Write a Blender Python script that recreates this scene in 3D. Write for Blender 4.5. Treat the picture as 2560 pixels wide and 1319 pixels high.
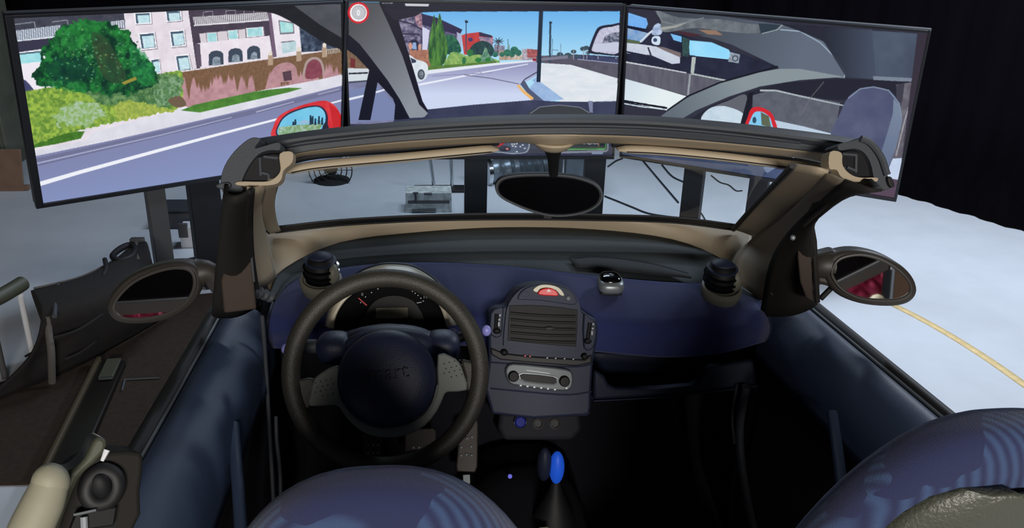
import bpy, bmesh, math, random
import numpy as np
from mathutils import Vector, Matrix
random.seed(4); RNG = np.random.default_rng(7)
for o in list(bpy.data.objects): bpy.data.objects.remove(o)
SC = bpy.context.scene; COL = SC.collection

# ---------------------------------------------------------------- camera
F = 2150.0; PITCH = .394; YAW = .113; ROLL = -.031; CAM = np.array([-.23, 0, 1.78])
FW = np.array([math.sin(YAW)*math.cos(PITCH), math.cos(YAW)*math.cos(PITCH), -math.sin(PITCH)])
_r0 = np.array([math.cos(YAW), -math.sin(YAW), 0]); _u0 = np.cross(_r0, FW)
RT = math.cos(ROLL)*_r0 - math.sin(ROLL)*_u0; UP = math.sin(ROLL)*_r0 + math.cos(ROLL)*_u0
cd = bpy.data.cameras.new('camera'); cam = bpy.data.objects.new('camera', cd); COL.objects.link(cam)
cd.sensor_width = 36; cd.lens = 36*F/2560; cd.clip_start = .02; cd.clip_end = 60
M = Matrix(((RT[0], UP[0], -FW[0], CAM[0]), (RT[1], UP[1], -FW[1], CAM[1]), (RT[2], UP[2], -FW[2], CAM[2]), (0, 0, 0, 1)))
cam.matrix_world = M; SC.camera = cam

# ---------------------------------------------------------------- world, lamps, exposure
w = bpy.data.worlds.new('world'); SC.world = w; w.use_nodes = True
w.node_tree.nodes['Background'].inputs[0].default_value = (.5, .6, .8, 1)
w.node_tree.nodes['Background'].inputs[1].default_value = 0
vs = SC.view_settings; vs.view_transform = 'Standard'; vs.look = 'None'; vs.gamma = 1; vs.exposure = 0; vs.use_curve_mapping = False
# ceiling lamps: (x, y, z, size x, size y, watts, colour); each sits inside a lamp housing built further down
LAMPS = [(2.9, 3.7, 3.02, .9, .9, 92, (.80, .88, 1)),
         (.2, 4.9, 3.02, 1.6, .35, 55, (.72, .84, 1))]
for i, (x, y, z, sx, sy, e, c) in enumerate(LAMPS):
    ld = bpy.data.lights.new('lamp_light', 'AREA'); ld.shape = 'RECTANGLE'; ld.size = sx; ld.size_y = sy; ld.energy = e; ld.color = c
    lo = bpy.data.objects.new(('ceiling_lamp_right_offscreen', 'ceiling_lamp_front_offscreen')[i], ld); lo.location = (x, y, z); COL.objects.link(lo)
# wall lamp on the rear wall, shining forward over the car
WL = (.1, -3.02, 2.25, 1.5, .5)
ld = bpy.data.lights.new('lamp_light', 'AREA'); ld.shape = 'RECTANGLE'; ld.size = WL[3]; ld.size_y = WL[4]; ld.energy = 165; ld.color = (1, .95, .89)
lo = bpy.data.objects.new('wall_lamp_rear_offscreen', ld); lo.location = WL[:3]; lo.rotation_euler = (math.radians(80), 0, 0); COL.objects.link(lo)

# ---------------------------------------------------------------- helpers
def P(px, py, x=None, y=None, z=None, d=None):
    v = FW + (px-1280)/F*RT + (659.5-py)/F*UP
    if d is not None: t = d
    elif x is not None: t = (x-CAM[0])/v[0]
    elif y is not None: t = (y-CAM[1])/v[1]
    else: t = (z-CAM[2])/v[2]
    return Vector(CAM + t*v)
class Plane:
    def __init__(s, o, n):
        s.o = Vector(o); s.n = Vector(n).normalized()
        s.ex = Vector((0, 0, 1)).cross(s.n); s.ex = Vector((1, 0, 0)) if s.ex.length < 1e-6 else s.ex.normalized()
        s.ey = s.n.cross(s.ex)
    def p(s, px, py, off=0):
        v = Vector(FW + (px-1280)/F*RT + (659.5-py)/F*UP); c = Vector(CAM)
        t = (s.o-c).dot(s.n)/v.dot(s.n)
        return c + v*t + s.n*off
    def at(s, a, b, off=0): return s.o + s.ex*a + s.ey*b + s.n*off
def lin(c): return tuple((x/12.92 if x <= .04045 else ((x+.055)/1.055)**2.4) for x in [v/255 for v in c])
def V(p): return Vector(p)

MATS = {}
def mat(name, rgb, rough=.6, metal=0, bump=0, scale=200, var=.0, emit=0, spec=.5, sheen=0, rgb2=None, vscale=8, coat=0):
    m = bpy.data.materials.new(name); m.use_nodes = True; nt = m.node_tree; b = nt.nodes['Principled BSDF']
    c = lin(rgb)
    b.inputs['Base Color'].default_value = (*c, 1); b.inputs['Roughness'].default_value = rough; b.inputs['Metallic'].default_value = metal
    b.inputs['Specular IOR Level'].default_value = spec; b.inputs['Sheen Weight'].default_value = sheen; b.inputs['Coat Weight'].default_value = coat
    tc = nt.nodes.new('ShaderNodeTexCoord')
    if var or rgb2:
        n = nt.nodes.new('ShaderNodeTexNoise'); n.inputs['Scale'].default_value = vscale; n.inputs['Detail'].default_value = 6
        nt.links.new(tc.outputs['Object'], n.inputs['Vector'])
        r = nt.nodes.new('ShaderNodeValToRGB'); r.color_ramp.elements[0].position = .3; r.color_ramp.elements[1].position = .7
        c2 = lin(rgb2) if rgb2 else tuple(min(1, x*(1+var)) for x in c); c1 = c if rgb2 else tuple(x*(1-var) for x in c)
        r.color_ramp.elements[0].color = (*c1, 1); r.color_ramp.elements[1].color = (*c2, 1)
        nt.links.new(n.outputs['Fac'], r.inputs['Fac']); nt.links.new(r.outputs['Color'], b.inputs['Base Color'])
    if bump:
        n = nt.nodes.new('ShaderNodeTexNoise'); n.inputs['Scale'].default_value = scale; n.inputs['Detail'].default_value = 3
        nt.links.new(tc.outputs['Object'], n.inputs['Vector'])
        bp = nt.nodes.new('ShaderNodeBump'); bp.inputs['Strength'].default_value = bump; bp.inputs['Distance'].default_value = .002
        nt.links.new(n.outputs['Fac'], bp.inputs['Height']); nt.links.new(bp.outputs['Normal'], b.inputs['Normal'])
    if emit:
        b.inputs['Emission Color'].default_value = (*c, 1); b.inputs['Emission Strength'].default_value = emit
    MATS[name] = m; return m
def obj(name, vs_, fs, m, parent=None, smooth=True, bevel=0, solid=0, sub=0, label=None):
    me = bpy.data.meshes.new(name); me.from_pydata([tuple(v) for v in vs_], [], fs); me.update()
    bm = bmesh.new(); bm.from_mesh(me); bmesh.ops.recalc_face_normals(bm, faces=bm.faces); bm.to_mesh(me); bm.free()
    o = bpy.data.objects.new(name, me); COL.objects.link(o)
    me.materials.append(MATS[m] if isinstance(m, str) else m)
    if smooth:
        me.polygons.foreach_set('use_smooth', [True]*len(me.polygons))
        if hasattr(me, 'set_sharp_from_angle'): me.set_sharp_from_angle(angle=math.radians(38))
    if solid:
        md = o.modifiers.new('solid', 'SOLIDIFY'); md.thickness = solid; md.offset = 0
    if bevel:
        md = o.modifiers.new('bevel', 'BEVEL'); md.width = bevel; md.segments = 3; md.limit_method = 'ANGLE'; md.angle_limit = math.radians(35)
    if sub:
        md = o.modifiers.new('sub', 'SUBSURF'); md.levels = sub; md.render_levels = sub
    if parent is not None: adopt(o, parent)
    if label: o['label'] = label
    return o
def world_mat(o):
    m = o.matrix_basis.copy()
    return world_mat(o.parent) @ o.matrix_parent_inverse @ m if o.parent else m
def adopt(o, parent):
    o.parent = parent; o.matrix_parent_inverse = world_mat(parent).inverted()
def thing(name, label, cat, loc=(0, 0, 0), group=None):
    o = bpy.data.objects.new(name, None); COL.objects.link(o); o.location = loc; o.empty_display_size = .05
    return tag(o, label, cat, group)
def tag(o, label, cat, group=None):
    o['label'] = label; o['category'] = cat
    if group: o['group'] = group
    return o
def struct(o): o['kind'] = 'structure'; return o
def cr(pts, k, closed=False):
    """Catmull-Rom through points, k steps per span"""
    pts = [np.array(p, float) for p in pts]; n = len(pts); out = []
    if n < 3 and not closed: return [Vector(pts[0]*(1-i/k)+pts[-1]*(i/k)) for i in range(k+1)]
    for i in range(n if closed else n-1):
        if closed: p0, p1, p2, p3 = pts[i-1], pts[i], pts[(i+1) % n], pts[(i+2) % n]
        else: p1, p2 = pts[i], pts[i+1]; p0 = pts[i-1] if i else 2*p1-p2; p3 = pts[i+2] if i+2 < n else 2*p2-p1
        for j in range(k):
            t = j/k
            out.append(Vector(.5*((2*p1)+(-p0+p2)*t+(2*p0-5*p1+4*p2-p3)*t*t+(-p0+3*p1-3*p2+p3)*t**3)))
    if not closed: out.append(Vector(pts[-1]))
    return out
def grid(rows, closed_u=False):
    nr, nc = len(rows), len(rows[0]); v = [p for r in rows for p in r]; f = []
    for i in range(nr-1):
        for j in range(nc if closed_u else nc-1):
            a = i*nc+j; b = i*nc+(j+1) % nc
            f.append((a, b, b+nc, a+nc))
    return v, f
def surf(name, rows, m, parent, k=4, kv=4, solid=.006, label=None):
    R_ = [cr(r, k) for r in rows]
    cols = [cr([r[j] for r in R_], kv) for j in range(len(R_[0]))]
    v, f = grid(cols)
    return obj(name, v, f, m, parent, solid=solid, label=label)
def resample(pts, n):
    pts = [Vector(p) for p in pts]; L = [0]
    for a, b in zip(pts, pts[1:]): L.append(L[-1]+(b-a).length)
    out = []
    for i in range(n):
        s = L[-1]*i/(n-1); j = 0
        while j < len(L)-2 and L[j+1] < s: j += 1
        t = (s-L[j])/max(1e-9, L[j+1]-L[j]); out.append(pts[j].lerp(pts[j+1], min(1, t)))
    return out
def frames(path, closed=False):
    T = []
    n = len(path)
    for i in range(n):
        a = path[i-1] if (i or closed) else path[i]; b = path[(i+1) % n] if (i < n-1 or closed) else path[i]
        T.append((b-a).normalized())
    u = T[0].orthogonal().normalized(); out = []
    for t in T:
        u = (u - t*u.dot(t)).normalized(); out.append((t, u, t.cross(u)))
    return out
def tube_geo(path, r, n=12, closed=False, flat=1.0, up=None):
    path = [Vector(p) for p in path]; fr = frames(path, closed); rows = []
    for i, (p, (t, u, w_)) in enumerate(zip(path, fr)):
        if up is not None:
            w_ = (Vector(up)-t*t.dot(Vector(up))).normalized(); u = w_.cross(t)
        rr = r[i] if isinstance(r, (list, tuple)) else r
        rows.append([p+u*math.cos(2*math.pi*j/n)*rr+w_*math.sin(2*math.pi*j/n)*rr*flat for j in range(n)])
    if closed: rows.append(rows[0])
    v, f = grid(rows, True)
    if not closed: f += [tuple(range(n))[::-1], tuple(range(len(v)-n, len(v)))]
    return v, f
def tube(name, path, r, m, parent=None, n=12, closed=False, k=0, flat=1.0, up=None, label=None):
    if k:
        n0 = len(path); path = cr(path, k, closed)
        if isinstance(r, (list, tuple)): r = [float(np.interp(i/k, range(n0), r)) for i in range(len(path))]
    v, f = tube_geo(path, r, n, closed, flat, up)
    return obj(name, v, f, m, parent, label=label)
def sweep(name, path, prof, m, parent=None, up=(0, 0, 1), label=None, caps=True):
    """prof: closed list of (side, up) offsets; path: list of points"""
    path = [Vector(p) for p in path]; rows = []
    for i, p in enumerate(path):
        t = (path[min(i+1, len(path)-1)]-path[max(i-1, 0)]).normalized(); u = Vector(up); w_ = (u-t*t.dot(u)).normalized(); s = t.cross(w_)
        rows.append([p+s*a+w_*b for a, b in prof])
    v, f = grid(rows, True); n = len(prof)
    if caps: f += [tuple(range(n))[::-1], tuple(range(len(v)-n, len(v)))]
    return obj(name, v, f, m, parent, label=label)
def prism(name, outline, vec, m, parent=None, bevel=.002, label=None, smooth=True):
    n = len(outline); vec = Vector(vec); v = [Vector(p) for p in outline]+[Vector(p)+vec for p in outline]
    f = [tuple(range(n)), tuple(range(n, 2*n))[::-1]]+[(i, (i+1) % n, (i+1) % n+n, i+n) for i in range(n)]
    return obj(name, v, f, m, parent, bevel=bevel, label=label, smooth=smooth)
def box_geo(c, s, rot=None):
    c = Vector(c); v = []
    for dz in (-.5, .5):
        for dx, dy in ((-.5, -.5), (.5, -.5), (.5, .5), (-.5, .5)):
            q = Vector((dx*s[0], dy*s[1], dz*s[2]))
            v.append(c+(rot @ q if rot else q))
    return v, [(0, 1, 2, 3), (4, 5, 6, 7), (0, 1, 5, 4), (1, 2, 6, 5), (2, 3, 7, 6), (3, 0, 4, 7)]
def box(name, c, s, m, parent=None, rot=None, bevel=.003, label=None):
    v, f = box_geo(c, s, rot); return obj(name, v, f, m, parent, bevel=bevel, label=label)
def lathe(name, o, axis, prof, m, parent=None, n=40, label=None, sx=1, ref=None):
    """prof: list of (radius, height)"""
    o = Vector(o); a = Vector(axis).normalized(); u = (Vector(ref)-a*a.dot(Vector(ref))).normalized() if ref else a.orthogonal().normalized(); w_ = a.cross(u)
    rows = [[o+a*h+u*math.cos(2*math.pi*j/n)*r*sx+w_*math.sin(2*math.pi*j/n)*r for j in range(n)] for r, h in prof]
    v, f = grid(rows, True); f += [tuple(range(n))[::-1], tuple(range(len(v)-n, len(v)))]
    return obj(name, v, f, m, parent, label=label)
def ell(name, c, r, m, parent=None, rot=None, n=28, label=None, pw=1.0):
    c = Vector(c); rows = []
    sg = lambda x: math.copysign(abs(x)**pw, x)
    for i in range(n//2+1):
        a = math.pi*i/(n//2); a = min(max(a, .02), math.pi-.02)
        row = []
        for j in range(n):
            b = 2*math.pi*j/n; q = Vector((r[0]*sg(math.sin(a))*sg(math.cos(b)), r[1]*sg(math.sin(a))*sg(math.sin(b)), r[2]*sg(math.cos(a))))
            row.append(c+(rot @ q if rot else q))
        rows.append(row)
    v, f = grid(rows, True); f += [tuple(range(n))[::-1], tuple(range(len(v)-n, len(v)))]
    return obj(name, v, f, m, parent, label=label)
def axes_rot(x, y, z):
    return Matrix((x, y, z)).transposed()
def text(name, s, o, ex, ey, size, m, parent, extrude=.001, align='CENTER', shear=0):
    cu = bpy.data.curves.new(name, 'FONT'); cu.body = s; cu.size = size; cu.extrude = extrude; cu.align_x = align; cu.align_y = 'CENTER'; cu.shear = shear; cu.resolution_u = 3
    t = bpy.data.objects.new(name, cu); COL.objects.link(t); bpy.context.view_layer.update()
    me = bpy.data.meshes.new_from_object(t.evaluated_get(bpy.context.evaluated_depsgraph_get())); bpy.data.objects.remove(t)
    ex = Vector(ex).normalized(); ey = Vector(ey); ey = (ey-ex*ex.dot(ey)).normalized(); n = ex.cross(ey)
    me.transform(Matrix(((ex[0], ey[0], n[0], o[0]), (ex[1], ey[1], n[1], o[1]), (ex[2], ey[2], n[2], o[2]), (0, 0, 0, 1))))
    me.materials.clear(); me.materials.append(MATS[m]); ob = bpy.data.objects.new(name, me); COL.objects.link(ob); adopt(ob, parent); return ob
def pl_outline(pl, pts, k=0, off=0, closed=True):
    q = [pl.p(a, b, off) for a, b in pts]
    return cr(q, k, closed) if k else q

# ---------------------------------------------------------------- materials
mat('floor_white', (214, 220, 228), .42, var=.035, vscale=5, bump=.15, scale=60)
mat('mat_brown', (58, 44, 32), .95, bump=.9, scale=420, rgb2=(42, 33, 26), vscale=60)
mat('black_wall', (9, 8, 12), .95, bump=.5, scale=300, spec=.1)
mat('black_curtain', (10, 8, 14), .97, bump=.8, scale=260, spec=.05)
mat('ceiling_dark', (16, 16, 20), .9)
mat('rear_wall', (26, 25, 28), .9, var=.1)
mat('tan', (176, 161, 137), .55, bump=.12, scale=500)
mat('tan_visor', (192, 178, 154), .7, bump=.15, scale=600)
mat('rubber', (64, 68, 74), .62, bump=.2, scale=300)
mat('rubber_dark', (24, 24, 26), .6)
mat('pillar_dark', (38, 36, 33), .75, spec=.2, bump=.15, scale=300)
mat('fabric_navy', (42, 52, 106), .95, bump=.8, scale=900, sheen=.15)
mat('shelf_grey', (58, 66, 70), .8, bump=.5, scale=700)
mat('grille_grey', (40, 44, 48), .8, bump=1, scale=300)
mat('plastic_blue', (36, 43, 63), .55, spec=.3, bump=.12, scale=500)
mat('door_pad', (58, 72, 98), .5, bump=.2, scale=400)
mat('door_panel', (24, 24, 34), .8, bump=.4, scale=400)
mat('carpet', (20, 20, 30), .97, bump=.8, scale=500)
mat('black_gloss', (10, 11, 14), .12)
mat('black_plastic', (18, 18, 21), .6, spec=.3)
mat('dial_black', (12, 12, 14), .8, spec=.1)
mat('slat_black', (15, 15, 17), .55, spec=.3)
mat('leather', (52, 50, 44), .5, bump=.5, scale=450)
mat('hub', (34, 42, 68), .48, bump=.25, scale=450)
mat('spoke', (108, 113, 108), .6, bump=.2, scale=600)
mat('silver', (150, 156, 160), .4, metal=.5)
mat('chrome', (210, 215, 220), .15, metal=1)
mat('silver_dull', (86, 92, 96), .5, metal=.3)
mat('pod_tan', (190, 182, 158), .35)
mat('vent_ring', (116, 114, 102), .5)
mat('bonnet_black', (20, 21, 25), .35)
mat('red_button', (220, 36, 40), .4)
mat('white_mark', (230, 232, 236), .5)
mat('grey_mark', (150, 154, 160), .5)
mat('lcd', (78, 78, 50), .3, var=.25, vscale=160)
mat('needle', (200, 50, 60), .5)
mat('lilac_knob', (150, 150, 225), .3)
mat('mirror', (225, 228, 230), .02, metal=1)
mat('mirror_dim', (130, 132, 140), .05, metal=1)
mat('cover_cream', (158, 155, 134), .6)
mat('sail_brown', (66, 56, 50), .7, spec=.2)
mat('mirror_shell', (54, 50, 46), .5)
mat('tv_frame', (34, 36, 42), .4)
mat('tv_side', (78, 80, 82), .5)
mat('stand_black', (26, 27, 34), .55)
mat('stand_grey', (86, 86, 88), .5)
mat('tape_yellow', (232, 206, 150), .7, var=.12, vscale=30)
mat('cable', (30, 32, 40), .5)
mat('cloth_black', (33, 28, 25), .9, bump=.7, scale=260, rgb2=(24, 22, 24), vscale=12)
mat('strap_grey', (96, 92, 88), .8)
mat('olive_tube', (74, 76, 62), .5)
mat('rail_black', (22, 19, 15), .4)
mat('rail_edge', (72, 62, 42), .6)
mat('cardboard', (128, 102, 84), .9, var=.15)
mat('cabinet_green', (92, 96, 84), .6, var=.2)
mat('magenta', (190, 52, 92), .7, bump=.3, scale=80)
mat('cream', (206, 200, 176), .6)
mat('brown_panel', (150, 112, 84), .7)
mat('steel', (128, 140, 150), .35, metal=.6, var=.2)
mat('carton', (238, 244, 246), .7, rgb2=(168, 176, 168), vscale=30)
mat('blue_jewel', (22, 34, 130), .55, spec=.2)
mat('display_black', (14, 15, 20), .5, spec=.2)
mat('blue_glow', (30, 84, 205), .5, emit=.45)
mat('seat_shell', (74, 76, 66), .38, bump=.6, scale=260)
mat('lamp_white', (235, 238, 240), .5)
mat('text_white', (220, 225, 235), .5, emit=.8)

# seat fabric: wavy stripe weave on navy
def seat_fabric():
    m = mat('seat_fabric', (46, 52, 96), .92, bump=.6, scale=900, sheen=.2); nt = m.node_tree; b = nt.nodes['Principled BSDF']
    tc = nt.nodes.new('ShaderNodeTexCoord')
    wv = nt.nodes.new('ShaderNodeTexWave'); wv.wave_type = 'RINGS'; wv.rings_direction = 'SPHERICAL'; wv.inputs['Scale'].default_value = 34; wv.inputs['Distortion'].default_value = 2; wv.inputs['Detail Scale'].default_value = .5
    mp = nt.nodes.new('ShaderNodeMapping'); mp.inputs['Location'].default_value = (.42, 0, -1.18)
    nt.links.new(tc.outputs['Object'], mp.inputs['Vector']); nt.links.new(mp.outputs['Vector'], wv.inputs['Vector'])
    nz = nt.nodes.new('ShaderNodeTexNoise'); nz.inputs['Scale'].default_value = 9; nt.links.new(tc.outputs['Object'], nz.inputs['Vector'])
    st = nt.nodes.new('ShaderNodeMath'); st.operation = 'GREATER_THAN'; st.inputs[1].default_value = .45; nt.links.new(nz.outputs['Fac'], st.inputs[0])
    mu = nt.nodes.new('ShaderNodeMath'); mu.operation = 'MULTIPLY'; nt.links.new(wv.outputs['Fac'], mu.inputs[0]); nt.links.new(st.outputs[0], mu.inputs[1])
    mx = nt.nodes.new('ShaderNodeMix'); mx.data_type = 'RGBA'
    mx.inputs['A'].default_value = (*lin((36, 42, 80)), 1); mx.inputs['B'].default_value = (*lin((56, 76, 114)), 1)
    nt.links.new(mu.outputs[0], mx.inputs['Factor']); nt.links.new(mx.outputs['Result'], b.inputs['Base Color'])
seat_fabric()
def glass():
    m = bpy.data.materials.new('glass'); m.use_nodes = True; nt = m.node_tree; nt.nodes.clear()
    o = nt.nodes.new('ShaderNodeOutputMaterial'); mx = nt.nodes.new('ShaderNodeMixShader'); t = nt.nodes.new('ShaderNodeBsdfTransparent'); g = nt.nodes.new('ShaderNodeBsdfGlossy')
    lw = nt.nodes.new('ShaderNodeLayerWeight'); lw.inputs[0].default_value = .5; pw = nt.nodes.new('ShaderNodeMath'); pw.operation = 'POWER'; pw.inputs[1].default_value = 5
    ma = nt.nodes.new('ShaderNodeMath'); ma.operation = 'MULTIPLY_ADD'; ma.inputs[1].default_value = .9; ma.inputs[2].default_value = .04
    t.inputs[0].default_value = (.92, .95, .95, 1); g.inputs[0].default_value = (.8, .85, .9, 1); g.inputs['Roughness'].default_value = .02
    nt.links.new(lw.outputs['Facing'], pw.inputs[0]); nt.links.new(pw.outputs[0], ma.inputs[0])
    nt.links.new(ma.outputs[0], mx.inputs[0]); nt.links.new(t.outputs[0], mx.inputs[1]); nt.links.new(g.outputs[0], mx.inputs[2]); nt.links.new(mx.outputs[0], o.inputs[0]); MATS['glass'] = m
glass()

# ---------------------------------------------------------------- the room
X0, X1, Y0, Y1, ZC = -4.2, 5.2, -3.2, 7.4, 3.15
def slab(name, a, b, m):
    c = [(a[i]+b[i])/2 for i in range(3)]; s = [abs(b[i]-a[i]) for i in range(3)]
    return struct(box(name, c, s, m, bevel=0))
slab('floor', (X0-.1, Y0-.1, -.1), (X1+.1, Y1+.1, 0), 'floor_white')
slab('ceiling', (X0-.1, Y0-.1, ZC), (X1+.1, Y1+.1, ZC+.1), 'ceiling_dark')
slab('wall_front', (X0, Y1, 0), (X1, Y1+.1, ZC), 'black_wall')
slab('wall_left', (X0-.1, Y0, 0), (X0, Y1, ZC), 'black_wall')
slab('wall_right', (X1, Y0, 0), (X1+.1, Y1, ZC), 'black_wall')
slab('wall_rear', (X0, Y0-.1, 0), (X1, Y0, ZC), 'rear_wall')
names = ['square ceiling lamp panel above the yellow taped floor', 'long ceiling lamp panel above the three screens']
for (x, y, z, sx, sy, e, c), lb in zip(LAMPS, names):
    t = thing('lamp_panel', lb, 'lamp', (x, y, ZC), 'lamp panels on the ceiling')
    box('housing', (x, y, ZC-.03), (sx+.08, sy+.08, .05), 'lamp_white', t)
    for s in (-1, 1):
        box('rim', (x+s*(sx/2+.03), y, ZC-.09), (.02, sy+.08, .07), 'lamp_white', t)
        box('rim', (x, y+s*(sy/2+.03), ZC-.09), (sx+.04, .02, .07), 'lamp_white', t)

t = thing('lamp_panel', 'long wall lamp mounted high on the rear wall', 'lamp', (WL[0], Y0, WL[2]))
box('housing', (WL[0], Y0+.05, WL[2]), (WL[3]+.1, .08, WL[4]+.1), 'lamp_white', t)
for s_ in (-1, 1): box('rim', (WL[0], Y0+.13, WL[2]+s_*(WL[4]/2+.035)), (WL[3]+.1, .09, .025), 'lamp_white', t)
# black curtain with folds along the right-hand floor edge and across behind the screens
def curtain(path, label, amp=.009, pitch=.34, h=2.95):
    L = resample(path, max(20, int(sum((Vector(b)-Vector(a)).length for a, b in zip(path, path[1:]))/pitch*8)))
    rows = [[], [], [], []]; acc = 0
    for i, p in enumerate(L):
        if i: acc += (L[i]-L[i-1]).length
        t = (L[min(i+1, len(L)-1)]-L[max(i-1, 0)]).normalized(); n = Vector((t.y, -t.x, 0))
        for r, (z, a) in enumerate(((.004, 1.1), (.7, 1), (2, .8), (h, .6))):
            q = p+n*(math.sin(acc/pitch*2*math.pi+.6*math.sin(acc*3.1))*amp*a+.012*math.sin(acc*41+z)); rows[r].append(Vector((q.x, q.y, z)))
    v, f = grid(rows); o = obj('curtain', v, f, 'black_curtain', solid=.004)
    return tag(o, label, 'curtain', 'black curtains round the room')
a = P(2250, 487, z=0); b = P(2560, 580, z=0); dr = (b-a).normalized()
curtain([a-dr*1.75, a, b, b+dr*2.6], 'long black curtain hanging along the edge of the pale taped floor')
curtain([(-4.0, 7.25, 0), (1.9, 7.25, 0)], 'wide black curtain hanging on the wall behind the screens')
tl = [P(x, y, z=.0015) for x, y in ((2235, 762), (2300, 795), (2380, 840), (2470, 897), (2560, 960), (2700, 1060), (2950, 1260))]
rows = [[p+Vector((s*.022, 0, 0)) for p in cr(tl, 3)] for s in (-1, 1)]
v, f = grid(rows); tag(obj('tape_line', v, f, 'tape_yellow', solid=.001), 'pale yellow tape line stuck on the white floor', 'tape')

# ---------------------------------------------------------------- screens
def h2(ix, iy, s):
    n = (ix*374761393+iy*668265263+s*974711) & 0xffffffff
    n = ((n ^ (n >> 13))*1274126177) & 0xffffffff
    return ((n ^ (n >> 16)) & 0xffff)/65535.
def vnoise(x, y, s=0):
    ix = np.floor(x).astype(np.int64); iy = np.floor(y).astype(np.int64); fx = x-ix; fy = y-iy; fx = fx*fx*(3-2*fx); fy = fy*fy*(3-2*fy)
    return (h2(ix, iy, s)*(1-fx)+h2(ix+1, iy, s)*fx)*(1-fy)+(h2(ix, iy+1, s)*(1-fx)+h2(ix+1, iy+1, s)*fx)*fy
def fbm(x, y, s=0, o=3):
    t = 0; a = .5; n = 0
    for i in range(o): t = t+a*vnoise(x*2**i, y*2**i, s+i); n += a; a *= .6
    return t/n
class Canvas:
    """flat picture shown on one screen, sampled over the screen surface"""
    def __init__(s, corner, eu, ev, nx, ny):
        s.nx, s.ny = nx, ny
        a = (np.arange(nx*2)+.5)/(nx*2); b = (np.arange(ny*2)+.5)/(ny*2); A, B = np.meshgrid(a, b)
        q = np.array(corner)[None, None]+A[..., None]*np.array(eu)+B[..., None]*np.array(ev)-CAM
        D = q@FW; s.x = 1280+F*(q@RT)/D; s.y = 659.5-F*(q@UP)/D; s.c = np.zeros(A.shape+(3,))
    def mask(s, pts, rag=0, rs=9):
        pts = np.array(pts, float); x0, y0 = pts.min(0)-rag; x1, y1 = pts.max(0)+rag
        m = (s.x >= x0) & (s.x <= x1) & (s.y >= y0) & (s.y <= y1); ii = np.nonzero(m)
        if len(ii[0]) == 0: return ii
        X, Y = s.x[ii], s.y[ii]
        if rag: X, Y = X+(fbm(X/rs, Y/rs, 21, 4)-.5)*2.6*rag, Y+(fbm(X/rs, Y/rs, 33, 4)-.5)*2.6*rag
        ins = np.zeros(len(X), bool)
        for (ax, ay), (bx, by) in zip(pts, np.roll(pts, -1, 0)):
            c = ((ay > Y) != (by > Y))
            ins ^= c & (X < (bx-ax)*(Y-ay)/((by-ay) if by != ay else 1e-9)+ax)
        return ii[0][ins], ii[1][ins]
    def put(s, ii, col, col2=None, sc=8, seed=1, o=3, sy=None, a=1.0, con=1.6):
        if len(ii[0]) == 0: return
        X, Y = s.x[ii], s.y[ii]; c = np.array(col, float)[None]
        if col2 is not None:
            t = np.clip((fbm(X/sc, Y/(sy or sc), seed, o)-.5)*con+.5, 0, 1)[:, None]; c = c*(1-t)+np.array(col2, float)[None]*t
        s.c[ii] = s.c[ii]*(1-a)+c*a
    def poly(s, pts, col, col2=None, rag=0, rs=9, **k): s.put(s.mask(pts, rag, rs), col, col2, **k)
    def smooth(s, pts, col, col2=None, k=5, **kw):
        s.poly([(p.x, p.y) for p in cr([(x, y, 0) for x, y in pts], k, True)], col, col2, **kw)
    def grad(s, pts, c0, c1, p0, p1, a=1.0):
        ii = s.mask(pts)
        if len(ii[0]) == 0: return
        d = np.array(p1, float)-p0; t = np.clip(((s.x[ii]-p0[0])*d[0]+(s.y[ii]-p0[1])*d[1])/(d@d), 0, 1)[:, None]
        s.c[ii] = s.c[ii]*(1-a)+a*(np.array(c0, float)*(1-t)+np.array(c1, float)*t)
    def line(s, pts, w0, col, w1=None, a=1.0):
        w1 = w0 if w1 is None else w1; n = len(pts)-1
        for i in range(n):
            p, q = np.array(pts[i], float), np.array(pts[i+1], float); d = q-p; L = np.hypot(*d)
            if L < 1e-6: continue
            nn = np.array((-d[1], d[0]))/L/2; wa = w0+(w1-w0)*i/n; wb = w0+(w1-w0)*(i+1)/n
            s.poly([p+nn*wa, q+nn*wb, q-nn*wb, p-nn*wa], col, a=a)
    def oval(s, cx, cy, rx, ry, col, col2=None, **k):
        s.poly([(cx+rx*math.cos(t/24*2*math.pi), cy+ry*math.sin(t/24*2*math.pi)) for t in range(24)], col, col2, **k)
    def result(s):
        c = s.c.reshape(s.ny, 2, s.nx, 2, 3).mean((1, 3))/255.
        return np.where(c <= .04045, c/12.92, ((np.clip(c, 0, 1)+.055)/1.055)**2.4)
def pic_material():
    m = bpy.data.materials.new('screen_picture'); m.use_nodes = True; nt = m.node_tree; b = nt.nodes['Principled BSDF']
    at = nt.nodes.new('ShaderNodeVertexColor'); at.layer_name = 'picture'
    b.inputs['Base Color'].default_value = (.004, .004, .005, 1); b.inputs['Roughness'].default_value = .35; b.inputs['Specular IOR Level'].default_value = .25
    nt.links.new(at.outputs['Color'], b.inputs['Emission Color']); b.inputs['Emission Strength'].default_value = 1.0
    m.cycles.emission_sampling = 'NONE'
    MATS['screen_picture'] = m
pic_material()
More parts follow.
